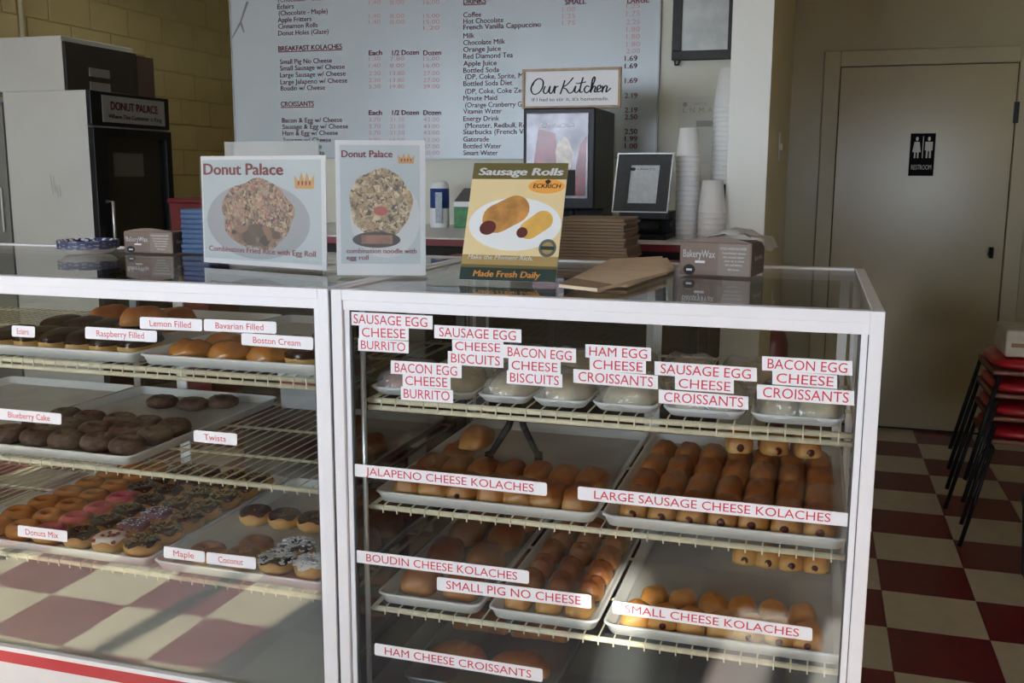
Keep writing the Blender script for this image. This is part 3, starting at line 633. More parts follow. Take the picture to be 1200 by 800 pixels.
# paper plates
q = at(104, 296, 2, ZT); q.y = min(q.y, YB-.11); q = Vector((at(104, 294, 1, q.y).x, q.y, ZT))
BLUEP = bpy.data.materials.new('blue_floral_rim'); BLUEP.use_nodes = True; nt = BLUEP.node_tree; b = nt.nodes['Principled BSDF']; b.inputs['Roughness'].default_value = .4
tc = nt.nodes.new('ShaderNodeTexCoord'); vo = nt.nodes.new('ShaderNodeTexVoronoi'); vo.inputs['Scale'].default_value = 70; rp = nt.nodes.new('ShaderNodeValToRGB'); nt.links.new(tc.outputs['Object'], vo.inputs['Vector'])
rp.color_ramp.interpolation = 'CONSTANT'; rp.color_ramp.elements[0].color = (.8, .8, .82, 1); rp.color_ramp.elements[1].position = .44; rp.color_ramp.elements[1].color = srgb(30, 44, 110)+(1,)
nt.links.new(vo.outputs['Distance'], rp.inputs['Fac']); nt.links.new(rp.outputs['Color'], b.inputs['Base Color'])
pm1 = MB().lathe([(0, 0), (.060, 0), (.0765, .0128), (.0800, .0132), (.0800, .0138), (.0762, .0134), (.0597, .0006), (0, .0006)], 40).mesh('plate_body', PAPER, True)
pm2 = MB().lathe([(.0640, .0041), (.0762, .0136), (.0803, .0140), (.0806, .0128), (.0803, .0128), (.0801, .0139), (.0762, .0135), (.0640, .0040), (.0640, .0041)], 40, caps=False).mesh('patterned_rim', BLUEP, True)
for k in range(9):
    t = thing('paper_plate', 'blue and white patterned paper plate on the donut case, %s from the top' % ORD[8-k], 'plate', (q.x, q.y, ZT+.0012+k*.0026), k*.7, 'stack of paper plates')
    link('plate_body', pm1, t); link('patterned_rim', pm2, t)
# bakery tissue boxes
BRBOX = mat('brown_carton', srgb(120, 98, 84), .55, 0, .06, 10); BRBOX2 = mat('brown_carton_pale', srgb(132, 116, 104), .55); CARTON_W = mat('carton_print_white', (.75, .74, .72), .6); KRAFT = mat('kraft_board', srgb(150, 118, 86), .7)
def wax_box(bl, br, hpx, dpt, label, tissue):
    P0 = at(bl[0], bl[1], 2, ZT); P1 = at(br[0], br[1], 2, ZT)
    if P0.y > YB-dpt: P0 = at(bl[0], bl[1], 1, YB-dpt-.005)*1; P0.z = ZT; P1 = at(br[0], br[1], 1, YB-dpt-.005); P1.z = ZT
    d = P1-P0; d.z = 0; w = d.length; h = hpx*P0.y/FPX*1.06; rz = math.atan2(d.y, d.x)
    t = thing('wax_paper_box', label, 'box', (P0.x, P0.y, ZT), rz)
    MB().box(0, w, 0, dpt, .0005, h*.96, .002).build('carton', BRBOX, t)
    F = Face((0, -.0005, 0), (1, 0, 0), (0, 0, 1), t)
    F.rect('pale_panel', w*.54, h*.03, w*.97, h*.92, BRBOX2)
    F.text('brand_lettering', [('BakeryWax', w*.05, w*.50, h*.52, h*.21)], CARTON_W, bold=.02)
    F.rect('print_bar', w*.22, h*.36, w*.36, h*.43, CARTON_W)
    F.oval('print_badge', w*.14, h*.165, w*.085, h*.15, BLACKM); F.rect('badge_lettering', w*.10, h*.13, w*.18, h*.19, CARTON_W, 2)
    F.text('fine_print', [('FOOD HANDLING PAPER', w*.57, w*.93, h*.76, h*.07), ('Interfolded sheets', w*.6, w*.92, h*.64, h*.06), ('dry waxed paper', w*.61, w*.9, h*.53, h*.06), ('one at a time', w*.63, w*.9, h*.42, h*.06), ('deli and bakery', w*.64, w*.88, h*.31, h*.06), ('500 sheets', w*.68, w*.84, h*.18, h*.05)], CARTON_W)
    SF = Face((w+.0005, 0, 0), (0, 1, 0), (0, 0, 1), t); SF.rect('side_panel', .004, h*.05, dpt-.004, h*.9, mat('carton_side', srgb(84, 78, 74), .5)); SF.text('side_lettering', [('BakeryWax', dpt*.2, dpt*.8, h*.45, h*.14)], CARTON_W)
    # arched lid
    pts = [(0, .001, h*.96)]+[(w*k/10, .001, h*.96+h*.16*math.sin(math.pi*k/10)) for k in range(1, 10)]+[(w, .001, h*.96)]
    MB().prism(pts, (0, 1, 0), .003).build('front_flap', BRBOX, t)
    if tissue:
        n = 14; vs = []; fs = []
        for i in range(n):
            for j in range(10):
                u, v = i/(n-1), j/9
                vs.append((w*(.25+.95*u), dpt*(-.02+.95*v), h*(1.0+.32*math.sin(math.pi*min(1, u*1.05))*math.sin(math.pi*(.25+.6*v)))+.012*noise.noise(Vector((u*5, v*5, 2)))-(.018 if u > .93 else 0)))
        for i in range(n-1):
            for j in range(9): fs.append((i*10+j, (i+1)*10+j, (i+1)*10+j+1, i*10+j+1))
        MB().add(vs, fs).build('tissue_sheet', film('tissue', .05, (.9, .9, .88), .4, .62, (.82, .81, .77)), t, True)
    return t
wax_box((796, 321.5), (880, 325.5), 38, .13, 'brown wax paper box with tissue sheet pulled up, on the kolache case', True)
wax_box((146, 296), (203, 297.5), 29, .09, 'small brown wax paper box beside the patterned plates', False)
# blue napkins
BLUEN = mat('blue_napkin', srgb(74, 96, 130), .8, 0, .1, 30)
a = at(213, 297, 2, ZT); a.y = min(a.y, YB-.13); x0 = at(213, 290, 1, a.y).x; x1 = at(246, 290, 1, a.y).x; hn = at(213, 245, 1, a.y).z-ZT
nmesh = MB().box(0, x1-x0, 0, .12, 0, hn/9*.985, .004).mesh('blue_napkin', BLUEN)
for k in range(9): tag(link('blue_napkin', nmesh, None, (x0+rnd.uniform(-.002, .002), a.y+rnd.uniform(-.002, .002), ZT+.0003+k*hn/9)), 'folded blue napkin bundle on the donut case, %s from the top' % ORD[8-k], 'napkin', 'stack of blue napkins')
# standing prints
PLATE = mat('print_plate', (.40, .41, .43), .5); PRBG = mat('print_pale_blue', srgb(196, 206, 208), .45); MAROON = mat('print_maroon', srgb(150, 34, 52), .5); GOLDP = mat('print_gold', srgb(214, 160, 84), .5)
def foodmat(name, cols, sc):
    m = bpy.data.materials.new(name); m.use_nodes = True; nt = m.node_tree; b = nt.nodes['Principled BSDF']; b.inputs['Roughness'].default_value = .45
    tc = nt.nodes.new('ShaderNodeTexCoord'); vo = nt.nodes.new('ShaderNodeTexVoronoi'); vo.inputs['Scale'].default_value = sc; nz = nt.nodes.new('ShaderNodeTexNoise'); nz.inputs['Scale'].default_value = sc*.5
    mx = nt.nodes.new('ShaderNodeMix'); mx.data_type = 'VECTOR'; mx.inputs['Factor'].default_value = .03
    nt.links.new(tc.outputs['Object'], nz.inputs['Vector']); nt.links.new(tc.outputs['Object'], mx.inputs[4]); nt.links.new(nz.outputs['Color'], mx.inputs[5]); nt.links.new(mx.outputs[1], vo.inputs['Vector'])
    sp = nt.nodes.new('ShaderNodeSeparateColor'); nt.links.new(vo.outputs['Color'], sp.inputs[0]); rp = nt.nodes.new('ShaderNodeValToRGB'); nt.links.new(sp.outputs[0], rp.inputs['Fac'])
    rp.color_ramp.interpolation = 'EASE'
    while len(rp.color_ramp.elements) < len(cols): rp.color_ramp.elements.new(.5)
    for k, c in enumerate(cols): rp.color_ramp.elements[k].position = k/(len(cols)-1); rp.color_ramp.elements[k].color = c+(1,)
    nt.links.new(rp.outputs['Color'], b.inputs['Base Color']); return m
RICE = foodmat('print_fried_rice', [srgb(120, 92, 78), srgb(206, 178, 140), srgb(90, 84, 76), srgb(190, 120, 104), srgb(170, 150, 130), srgb(60, 56, 54)], 150)
NOOD = foodmat('print_noodles', [srgb(112, 84, 60), srgb(222, 196, 150), srgb(70, 62, 56), srgb(196, 164, 116), srgb(150, 124, 90), srgb(236, 216, 180)], 160)
def crown(F, u, v, s, k=3):
    F.poly('crown', [(u-s, v-s*.6), (u+s, v-s*.6), (u+s*1.1, v+s*.5), (u+s*.6, v), (u+s*.3, v+s*.75), (u, v), (u-s*.3, v+s*.75), (u-s*.6, v), (u-s*1.1, v+s*.5)], GOLDP, k)
    for q in (-.6, -.2, .2, .6): F.oval('crown_jewel', u+q*s, v-s*.15, s*.1, s*.2, MAROON, k+1, n=10)
def stand(name, label, bl, br, tl, lean, cat='sign'):
    P0 = at(*bl, 2, ZT+.004); P1 = at(*br, 2, ZT+.004); U = (P1-P0); w = U.length; U.normalize(); back = Vector((-U.y, U.x, 0))
    V = (Vector((0, 0, 1))+back*lean).normalized(); N = U.cross(V); Tp = on_plane(*tl, P0, N); h = (Tp-P0).dot(V)
    t = thing(name, label, cat, (P0.x, P0.y, ZT)); o = P0-Vector((P0.x, P0.y, ZT))
    return t, o, U, V, N, w, h, back
def acrylic(t, o, U, V, N, w, h, back):
    MB().prism([o-N*.002, o+U*w-N*.002, o+U*w+V*h-N*.002, o+V*h-N*.002], N, .0015).build('print_sheet', PAPER, t)
    MB().prism([o+N*.0028, o+U*w+N*.0028, o+U*w+V*h+N*.0028, o+V*h+N*.0028], N, .0015).build('acrylic_front', ACRYL, t)
    z = Vector((0, 0, -.0035)); MB().prism([o+z+N*.006, o+U*w+z+N*.006, o+U*w+z+back*.06, o+z+back*.06], (0, 0, 1), .002).build('acrylic_foot', ACRYL, t)
    return Face(o-N*.0004, U, V, t)
t, o, U, V, N, w, h, back = stand('menu_stand', 'wide acrylic stand with a fried rice print on the donut case', (239, 307), (383, 317), (237, 183), .02)
F = acrylic(t, o, U, V, N, w, h, back)
F.rect('print_background', w*.012, h*.045, w*.965, h*.965, PRBG, .3)
F.oval('printed_plate', w*.46, h*.41, w*.42, h*.35, PLATE, .6); F.oval('printed_rice', w*.46, h*.47, w*.29, h*.32, RICE, .9, wob=.04, n=50)
F.oval('printed_meat', w*.45, h*.28, w*.2, h*.1, foodmat('print_meat', [srgb(60, 50, 48), srgb(150, 110, 90), srgb(90, 70, 60)], 40), 1.2, wob=.06, n=40)
F.text('title_lettering', [('Donut Palace', w*.02, w*.68, h*.83, h*.10)], MAROON, k=1.4, bold=.035)
F.text('caption_lettering', [('Combination Fried Rice with Egg Roll', w*.05, w*.92, h*.115, h*.048)], MAROON, k=1.4, bold=.025)
crown(F, w*.84, h*.775, w*.07, 1.5)
t, o, U, V, N, w, h, back = stand('menu_stand', 'clear acrylic stand turned away, behind the fried rice print', (246, 303), (357, 310), (242, 165), .0)
mv = Vector((0, .09, 0)); MB().prism([o+mv, o+mv+U*w, o+mv+U*w+V*h, o+mv+V*h], N, .003).build('acrylic_sheet', film('frosted_acrylic', .05, (.92, .92, .92), .05, .35, (.72, .72, .70)), t); MB().prism([o+mv+N*.003, o+mv+U*w+N*.003, o+mv+U*w+Vector((0, .07, 0)), o+mv+Vector((0, .07, 0))], (0, 0, -1), .003).build('acrylic_foot', ACRYL, t)
t, o, U, V, N, w, h, back = stand('menu_stand', 'tall acrylic stand with a noodle print at the joint of the cases', (395, 322), (499, 322.6), (388, 164), .04)
F = acrylic(t, o, U, V, N, w, h, back)
F.rect('print_background', w*.05, h*.085, w*.94, h*.965, PRBG, .3); F.oval('printed_plate', w*.55, h*.43, w*.39, h*.30, mat('print_plate_light', (.72, .72, .72), .5), .6); F.oval('printed_noodles', w*.50, h*.535, w*.35, h*.255, NOOD, .9, wob=.03, n=50)
F.oval('printed_roll', w*.45, h*.265, w*.27, h*.06, mat('print_dark_sauce', srgb(60, 44, 42), .5), 1.2); F.rect('printed_egg_roll', w*.28, h*.235, w*.63, h*.3, mat('print_egg_roll', srgb(150, 104, 80), .5, 0, .3, 50), 1.5); F.oval('printed_tomato', w*.50, h*.48, w*.08, h*.035, mat('print_tomato', srgb(190, 90, 80), .5), 1.3)
F.text('title_lettering', [('Donut Palace', w*.07, w*.64, h*.875, h*.05)], MAROON, k=1.4, bold=.035); crown(F, w*.79, h*.865, w*.085, 1.5)
F.text('caption_lettering', [('combination noodle with', w*.11, w*.90, h*.165, h*.035), ('egg roll', w*.11, w*.36, h*.115, h*.035)], MAROON, k=1.4, bold=.025)
# sausage roll card
t, o, U, V, N, w, h, back = stand('counter_card', 'Sausage Rolls advertising card leaning back on the kolache case', (538, 327), (651, 331), (557, 191), .42)
tr_ = on_plane(665, 186, o+t.location, N)-t.location; sk = (tr_-o-U*w-V*h).dot(U)/h   # the card widens a little to the top
o2 = o
OLIVE = mat('print_olive', srgb(104, 92, 46), .5); CRM = mat('print_cream', srgb(232, 208, 156), .5); GREEN = mat('print_green', srgb(16, 46, 40), .5); WHP = mat('print_white', (.85, .85, .83), .5); ROLL1 = mat('print_roll_brown', srgb(190, 134, 66), .5, 0, .3, 30); ROLL2 = mat('print_roll_yellow', srgb(226, 176, 84), .5, 0, .12, 30); SAU = mat('print_sausage', srgb(92, 28, 24), .5); ORNG = mat('print_orange', srgb(240, 166, 74), .5); TANP = mat('print_tan', srgb(168, 140, 84), .5)
MB().prism([o-N*.0025, o+U*w-N*.0025, o+U*w+V*h-N*.0025, o+V*h-N*.0025], N, .0023).build('board', PAPER, t)
hb = o+U*w*.5+V*h*.6-N*.003; MB().prism([hb-U*w*.12, hb+U*w*.12, Vector((hb.x, hb.y, 0))+U*w*.12+back*.05, Vector((hb.x, hb.y, 0))-U*w*.12+back*.05], back, .002).build('easel_flap', PAPER, t)
F = Face(o-N*.0002, U, V, t)
F.rect('print_cream_field', 0, h*.105, w, h*.86, CRM, .3); F.rect('print_header', 0, h*.86, w, h, OLIVE, .3); F.rect('print_tan_band', 0, h*.13, w, h*.21, TANP, .5); F.rect('print_olive_line', 0, h*.10, w, h*.13, OLIVE, .6); F.rect('print_footer', 0, 0, w, h*.105, GREEN, .6)
F.oval('printed_plate', w*.51, h*.475, w*.485, h*.225, WHP, .9)
def roll(nm, u0, v0, u1, v1, r0_, r1_, m, k):
    a = math.atan2(v1-v0, u1-u0); pts = [(u1+r1_*math.cos(a+q), v1+r1_*math.sin(a+q)) for q in [math.pi*(-.5+i/10) for i in range(11)]]+[(u0+r0_*math.cos(a+q), v0+r0_*math.sin(a+q)) for q in [math.pi*(.5+i/10) for i in range(11)]]
    F.poly(nm, pts, m, k)
roll('printed_roll_large', w*.32, h*.52, w*.50, h*.60, w*.155, w*.15, ROLL1, 1.2); roll('printed_roll_small', w*.67, h*.43, w*.80, h*.51, w*.10, w*.105, ROLL2, 1.3)
F.oval('printed_sausage_end', w*.235, h*.44, w*.088, h*.06, SAU, 1.6, .3); F.oval('printed_sausage_end', w*.60, h*.405, w*.058, h*.045, SAU, 1.6, .4)
F.oval('printed_logo', w*.80, h*.80, w*.19, h*.062, ORNG, 1.2); F.oval('printed_seal', w*.88, h*.28, w*.09, h*.075, mat('print_grey_green', srgb(86, 92, 84), .5), 1.5); F.oval('printed_seal_centre', w*.88, h*.28, w*.06, h*.05, TANP, 1.7); F.rect('printed_seal_band', w*.81, h*.265, w*.95, h*.295, GREEN, 1.9)
F.text('logo_lettering', [('ECKRICH', w*.66, w*.95, h*.785, h*.036)], BLACKM, k=1.6, bold=.03, shear=.15); F.oval('logo_mark', w*.81, h*.84, w*.03, h*.018, BLACKM, 1.6, n=9, wob=.1)
F.text('title_lettering', [('Sausage Rolls', w*.06, w*.96, h*.895, h*.06)], WHP, k=1.2, bold=.045, shear=.15)
F.text('slogan_lettering', [('Make the Moment Rich.', w*.06, w*.74, h*.175, h*.034)], WHP, k=1.2, bold=.02, shear=.2)
F.text('footer_lettering', [('Made Fresh Daily', w*.14, w*.84, h*.03, h*.05)], ORNG, k=1.2, bold=.03, shear=.12)
# folded paper bags on the case top
BAG = mat('kraft_paper', srgb(228, 208, 180), .7, 0, .06, 12); BAGD = mat('kraft_stack', srgb(150, 128, 104), .75, 0, .08, 12)
for k, (pts, lab) in enumerate((((( 655, 333), (700, 338), (782, 318), (776, 300), (716, 303)), 'flat brown paper bag lying on the kolache case, front one'), (((690, 331), (735, 333), (790, 314), (782, 302), (740, 304)), 'flat brown paper bag underneath the front bag'))):
    P = [at(x, y, 2, ZT+.0135-k*.0068) for x, y in pts]; c = sum(P, Vector())/len(P); c.z = ZT
    t = thing('paper_bag', lab, 'bag', c); MB().prism([p-c for p in P], (0, 0, -1), .006).build('bag_body', BAG, t)
    Q = [P[0], P[1], P[0]*.55+P[4]*.45+Vector((0, 0, 0))]; MB().prism([p-c+Vector((0, 0, .0008)) for p in (P[0], P[1], P[1]*.8+P[2]*.2, P[0]*.8+P[4]*.2)], (0, 0, -1), .0006).build('bag_fold', BAGD, t)
# ------------------------------------------------------------------ back counter and what stands on it
CT = at(530, 263, 1, YW).z; CF = 3.38
cx0, cx1 = -2.2, pa-.03
t = thing('back_counter', 'tall back counter with white top and dark red edge under the menu board', 'counter', ((cx0+cx1)/2, CF, 0)); hw = (cx1-cx0)/2
MB().box(-hw, hw, 0, YW-CF-.004, CT-.03, CT, .002).build('worktop', WHITE2, t)
MB().box(-hw, hw, -.006, -.0005, CT-.03, CT-.006).build('red_edge', mat('dark_red_edge', srgb(120, 22, 36), .4), t)
MB().box(-hw+.01, hw-.01, .06, YW-CF-.004, .1, CT-.03).build('cabinet', mat('dark_laminate', srgb(34, 30, 32), .6), t)
MB().box(-hw+.01, hw-.01, .12, YW-CF-.004, 0, .1).build('toe_kick', BLACKM, t)
# menu board
mx0, mx1, mz0, mz1 = at(272, 80, 1, YW-.02).x, at(770.5, 150, 1, YW-.02).x, at(540, 186, 1, YW-.02).z, 2.62
BOARD = mat('menu_board_face', srgb(168, 176, 180), .28, 0, .02, 2)
t = thing('menu_board', 'large pale menu board with dark red lettering on the back wall', 'menu board', (mx0, YW-.02, mz0))
bw, bh = mx1-mx0, mz1-mz0
MB().box(0, bw, 0, .018, 0, bh).build('panel', BOARD, t)
for a in ((0, .006, 0, bh), (bw-.006, bw, 0, bh), (.006, bw-.006, 0, .006), (.006, bw-.006, bh-.006, bh)): MB().box(a[0], a[1], -.004, .0, a[2], a[3]).build('edge_strip', mat('board_edge', srgb(150, 156, 160), .4, .3), t)
F = Face((0, -.0006, 0), (1, 0, 0), (0, 0, 1), t)
def uv(x, y): p = at(x, y, 1, YW-.0206); return p.x-mx0, p.z-mz0
def line(txt, x0, x1, y, cappx=5.6):
    u0, v0 = uv(x0, y); u1, _ = uv(x1, y); c = cappx*4.3/FPX*1.03
    return (txt, u0, u1, v0-c/2, c)
L1 = [('(Chocolate - Glaze - Strawberry)', 326, 422, 0), ('Eclairs', 325, 344.5, 8), ('(Chocolate - Maple)', 326.5, 384, 15.5), ('Apple Fritters', 325.5, 365, 23.5), ('Cinnamon Rolls', 326, 372.5, 31), ('Donut Holes (Glaze)', 326, 385, 39)]
L2 = [('Small Pig No Cheese', 328, 389, 72.5), ('Small Sausage w/ Cheese', 328, 404, 80), ('Large Sausage w/ Cheese', 328, 405, 88), ('Large Jalapeno w/ Cheese', 328.5, 407, 96), ('Boudin w/ Cheese', 329, 381, 103.5)]
L3 = [('Bacon & Egg w/ Cheese', 330.5, 401, 141), ('Sausage & Egg w/ Cheese', 331, 408, 148.5), ('Ham & Egg w/ Cheese', 331, 396, 156), ('Sausage w/ Cheese', 332, 388, 164), ('Ham w/ Cheese', 332, 377, 171.5), ('Plain Croissants', 331.5, 380, 179)]
L4 = [('Coffee', 543, 564, 17.5), ('Hot Chocolate', 543, 590, 25), ('French Vanilla Cappuccino', 543, 634, 32), ('Milk', 543, 556, 42), ('Chocolate Milk', 543, 592, 50), ('Orange Juice', 543, 587, 58), ('Red Diamond Tea', 543, 601, 66), ('Apple Juice', 543, 582, 74.5), ('Bottled Soda', 543, 585, 82.5), ('(DP, Coke, Sprite, Mt Dew)', 545, 637, 90), ('Bottled Soda Diet', 543, 600.5, 98), ('(DP, Coke, Coke Zero)', 545, 621, 107), ('Minute Maid', 543, 582.5, 115), ('(Orange Cranberry Grape)', 545, 628, 123), ('Vitamin Water', 543, 588, 130.5), ('Energy Drink', 543, 585, 139), ('(Monster, Redbull, Rockstar)', 545, 640, 147), ('Starbucks (French Vanilla)', 543, 634, 154.5), ('Gatorade', 543, 573, 163), ('Bottled Water', 543, 587.5, 171), ('Smart Water', 543, 583.5, 179)]
for nme, L in (('donut_line', L1), ('kolache_line', L2), ('croissant_line', L3), ('drink_line', L4)): F.text(nme, [line(*a) for a in L], MENURED, k=1, bold=.012)
F.text('heading', [line('BREAKFAST KOLACHES', 326, 401, 57), line('CROISSANTS', 329, 368, 122), line('DRINKS', 543, 569.5, 2), line('SMALL', 662, 687, 2.5), line('LARGE', 735, 761, 1)]+[line(s, a, b, y) for y in (62, 132) for s, a, b in (('Each', 432, 448), ('1/2 Dozen', 459.5, 491), ('Dozen', 496, 517))], MENURED, k=1, bold=.03)
for x0, x1, y in ((326, 401, 61.5), (329, 368, 126.5), (543, 569.5, 6.5)):
    (a, v), (b, _) = uv(x0, y), uv(x1, y); F.rect('underline', a, v, b, v+.004, MENURED, 1)
pr = []
for y, ps in ((3, ('1.40', '8.00', '16.00')), (19, ('1.40', '8.00', '15.00')), (26, ('1.40', '8.00', '15.00')), (33, (None, None, '1.20')), (69, ('1.30', '7.80', '15.00')), (77, ('1.40', '8.00', '16.00')), (86, ('2.30', '13.80', '27.00')), (94, ('2.30', '13.80', '27.00')), (101.5, ('3.30', '19.80', '39.00')),
              (140, ('3.70', '21.50', '43.00')), (148, ('3.70', '21.50', '43.00')), (155.5, ('3.70', '21.50', '43.00')), (164, ('2.80', '16.50', '33.00')), (171.5, ('2.30', '13.50', '27.00')), (179, ('1.70', '10.00', '20.00'))):
    for s, (a, b) in zip(ps, ((432, 446), (457, 474), (496, 515))):
        if s: pr.append(line(s, a, b, y, 4.6))
for s, y in (('1.00', 11), ('1.25', 19), ('1.75', 27)): pr.append(line(s, 659, 674, y, 5))
for s, y in (('1.25', 7), ('1.75', 16), ('2.25', 26), ('1.80', 34.5), ('1.80', 43), ('1.80', 52), ('2.00', 60)): pr.append(line(s, 734, 750, y, 5))
F.text('price', pr, MENUPINK, k=1)
F.text('dark_price', [line(s, 732, 747, y, 5.4) for s, y in (('1.69', 68.5), ('1.69', 77.5), ('1.69', 94.5), ('2.19', 112), ('2.19', 129), ('2.50', 137), ('2.50', 154), ('1.99', 162.5), ('1.00', 171))], MENURED, k=1, bold=.02)
# dark scratch marks at the board's left edge
(a1, v1), (a2, v2), (a3, v3), (a4, v4), (a5, v5) = (uv(*p) for p in ((290, 2), (282, 26), (272, 45), (286, 38), (284, 28)))
mb = MB()
for (xa, za), (xb, zb), wd in (((a1, v1), (a2, v2), .007), ((a2, v2), (a3, v3), .006), ((a2, v2), (a4, v4), .006)):
    mb.add([F.P(xa-wd, za, 1), F.P(xb-wd*.6, zb, 1), F.P(xb+wd*.6, zb, 1), F.P(xa+wd, za, 1)], [(0, 1, 2, 3)])
mb.build('scuff_marks', mat('scuff_grey', srgb(120, 118, 112), .7), t)
# machine with a glass front (hot drinks)
YM = 3.62
ma, mb_, mc = at(613, 190, 1, YM), at(697, 190, 1, YM), at(655, 126, 1, YM).z
t = thing('drink_dispenser', 'black hot drink dispenser with bright glossy front panel under the kitchen sign', 'drink machine', (ma.x, YM, CT)); w, h = mb_.x-ma.x, mc-CT
MB().box(0, w, 0, .36, .10, h, .006).build('housing', BLACK, t); MB().box(.0, w, -.03, .36, 0, .022, .004).build('drip_base', BLACK, t); MB().box(0, w, .16, .36, .022, .1).build('rear_column', BLACK, t)
fp = MB().box(.014, w-.024, -.006, .002, .14, h-.02, .002).build('front_panel', mat('panel_silver', srgb(150, 146, 152), .35, .2, .4, 9), t)
F = Face((0, -.0065, 0), (1, 0, 0), (0, 0, 1), t); RB = mat('panel_red', srgb(130, 40, 46), .25, 0, .35, 18)
F.poly('red_graphic', [(w*.10, .15), (w*.50, .15), (w*.50, h*.55), (w*.46, h*.80), (w*.22, h*.84), (w*.14, h*.5)], RB, .6); F.poly('red_graphic', [(w*.68, .15), (w*.88, .15), (w*.89, h*.78), (w*.80, h*.72), (w*.74, h*.5)], RB, .6); F.oval('foam_graphic', w*.58, h*.62, w*.12, h*.15, mat('panel_foam', srgb(214, 200, 184), .3, 0, .2, 40), .8, wob=.06); F.rect('dark_window', w*.6, .15, w*.74, h*.52, BLACKM, .9)
F.text('panel_lettering', [('CAPPUCCINO', w*.24, w*.72, h*.845, h*.035)], PAPER, k=1)
for k in range(2): MB().tube([(w*(.35+.3*k), .05, .10), (w*(.35+.3*k), .05, .07)], .012, 10).build('nozzle', BLACK, t, True)
# "Our Kitchen" sign on top of the machine
YO = YM+.05
a, b = at(612, 124, 1, YO), at(728, 78, 1, YO)
t = thing('kitchen_sign', 'white Our Kitchen sign in a thin wooden frame on the drink dispenser', 'sign', (a.x, YO, mc)); w, h = b.x-a.x, b.z-mc
WOOD = mat('pale_wood_frame', srgb(168, 142, 112), .55, 0, .12, 40)
MB().box(.006, w-.006, .004, .012, .006, h-.006).build('panel', PAPER, t)
for q in ((0, w, 0, .0095), (0, w, h-.0095, h), (0, .0095, .0095, h-.0095), (w-.0095, w, .0095, h-.0095)): MB().box(q[0], q[1], -.004, .018, q[2], q[3], .001).build('frame_bar', WOOD, t)
F = Face((0, .0035, 0), (1, 0, 0), (0, 0, 1), t)
F.text('motto_lettering', [('If I had to stir it, it\'s homemade.', w*.10, w*.88, h*.19, h*.085)], BLACKM, k=1, bold=.0)
# brush script drawn as strokes
def stroke(mb, pts, r):
    P = [Vector(p) for p in pts]; out = []
    for i in range(len(P)-1):
        p0, p1, p2, p3 = P[max(i-1, 0)], P[i], P[i+1], P[min(i+2, len(P)-1)]
        for k in range(6):
            s = k/6; out.append(.5*((2*p1)+(-p0+p2)*s+(2*p0-5*p1+4*p2-p3)*s*s+(-p0+3*p1-3*p2+p3)*s**3))
    out.append(P[-1]); n = len(out); vs = []; fs = []
    for i, p in enumerate(out):
        d = (out[min(i+1, n-1)]-out[max(i-1, 0)]).normalized(); q = Vector((-d.y, d.x)); rr = r*(1.25-.55*abs(d.x))
        vs += [F.P((p+q*rr).x, (p+q*rr).y, 1), F.P((p-q*rr).x, (p-q*rr).y, 1)]
    for i in range(n-1): fs.append((2*i, 2*i+1, 2*i+3, 2*i+2))
    mb.add(vs, fs)
# stroke points in sign pixels (crop frame 445..915 x 305..497)
def sp(pts): return [((x-447)/(912-447)*w, (497-y)/(497-305)*h) for x, y in pts]
mb = MB()
for pts in ([(520, 352), (498, 372), (488, 402), (500, 425), (525, 420), (543, 395), (546, 365), (530, 352), (508, 360), (495, 385)], [(556, 388), (548, 412), (556, 424), (570, 414), (580, 388), (576, 414), (584, 424), (596, 408), (603, 388), (600, 424)], [(600, 410), (608, 394), (620, 390)],
            [(650, 362), (640, 395), (628, 428)], [(690, 350), (664, 380), (640, 396), (656, 404), (672, 424), (690, 416)], [(690, 416), (702, 390), (697, 414), (706, 422), (722, 404)], [(736, 350), (724, 395), (722, 420), (736, 418)], [(708, 380), (750, 372)],
            [(766, 396), (752, 392), (742, 410), (752, 424), (770, 412)], [(770, 412), (788, 372), (790, 350), (780, 362), (772, 424)], [(774, 414), (786, 394), (794, 398), (790, 420), (802, 418)], [(802, 410), (818, 402), (816, 390), (804, 396), (804, 420), (824, 414)], [(828, 392), (826, 424)], [(828, 412), (840, 392), (848, 398), (844, 422), (866, 404)]):
    stroke(mb, sp(pts), w*.0072)
mb.add([F.P(u, v, 1) for u, v in sp([(701, 376), (706, 374), (707, 380), (702, 381)])], [(0, 1, 2, 3)])
mb.build('script_lettering', BLACKM, t)
# stack of brown bags behind the card
YBG = 2.95
ga, gb = at(650, 300, 1, YBG), at(733, 300, 1, YBG); zt_ = at(690, 256, 1, YBG).z
# low serving table that carries the bag bundles
t = thing('serving_table', 'dark serving table standing behind the kolache case', 'table', ((ga.x+gb.x)/2, YBG, 0)); zb_ = at(690, 312, 1, YBG).z
MB().box(-.55, .35, -.05, .33, zb_-.03, zb_, .003).build('table_top', mat('table_red', srgb(130, 30, 38), .4), t)
for x in (-.52, .32):
    for y in (-.02, .30): MB().box(x-.015, x+.015, y-.015, y+.015, 0, zb_-.03).build('leg', BLACK, t)
n = 5; w = gb.x-ga.x; hh = (zt_-zb_)/n
for k in range(n):
    t = thing('bag_bundle', 'flat bundle of brown paper bags behind the card, %s from the top' % ORD[n-1-k], 'bag', (ga.x+rnd.uniform(-.006, .006), YBG+rnd.uniform(-.006, .006), zb_+k*hh), 0, 'stacked bundles of brown bags')
    for q in range(3): MB().box(rnd.uniform(-.004, .004), w+rnd.uniform(-.006, .006), rnd.uniform(-.004, 0), .24, q*hh/3+.0005, (q+1)*hh/3-.0004, .002).build('bag', BAGD, t)
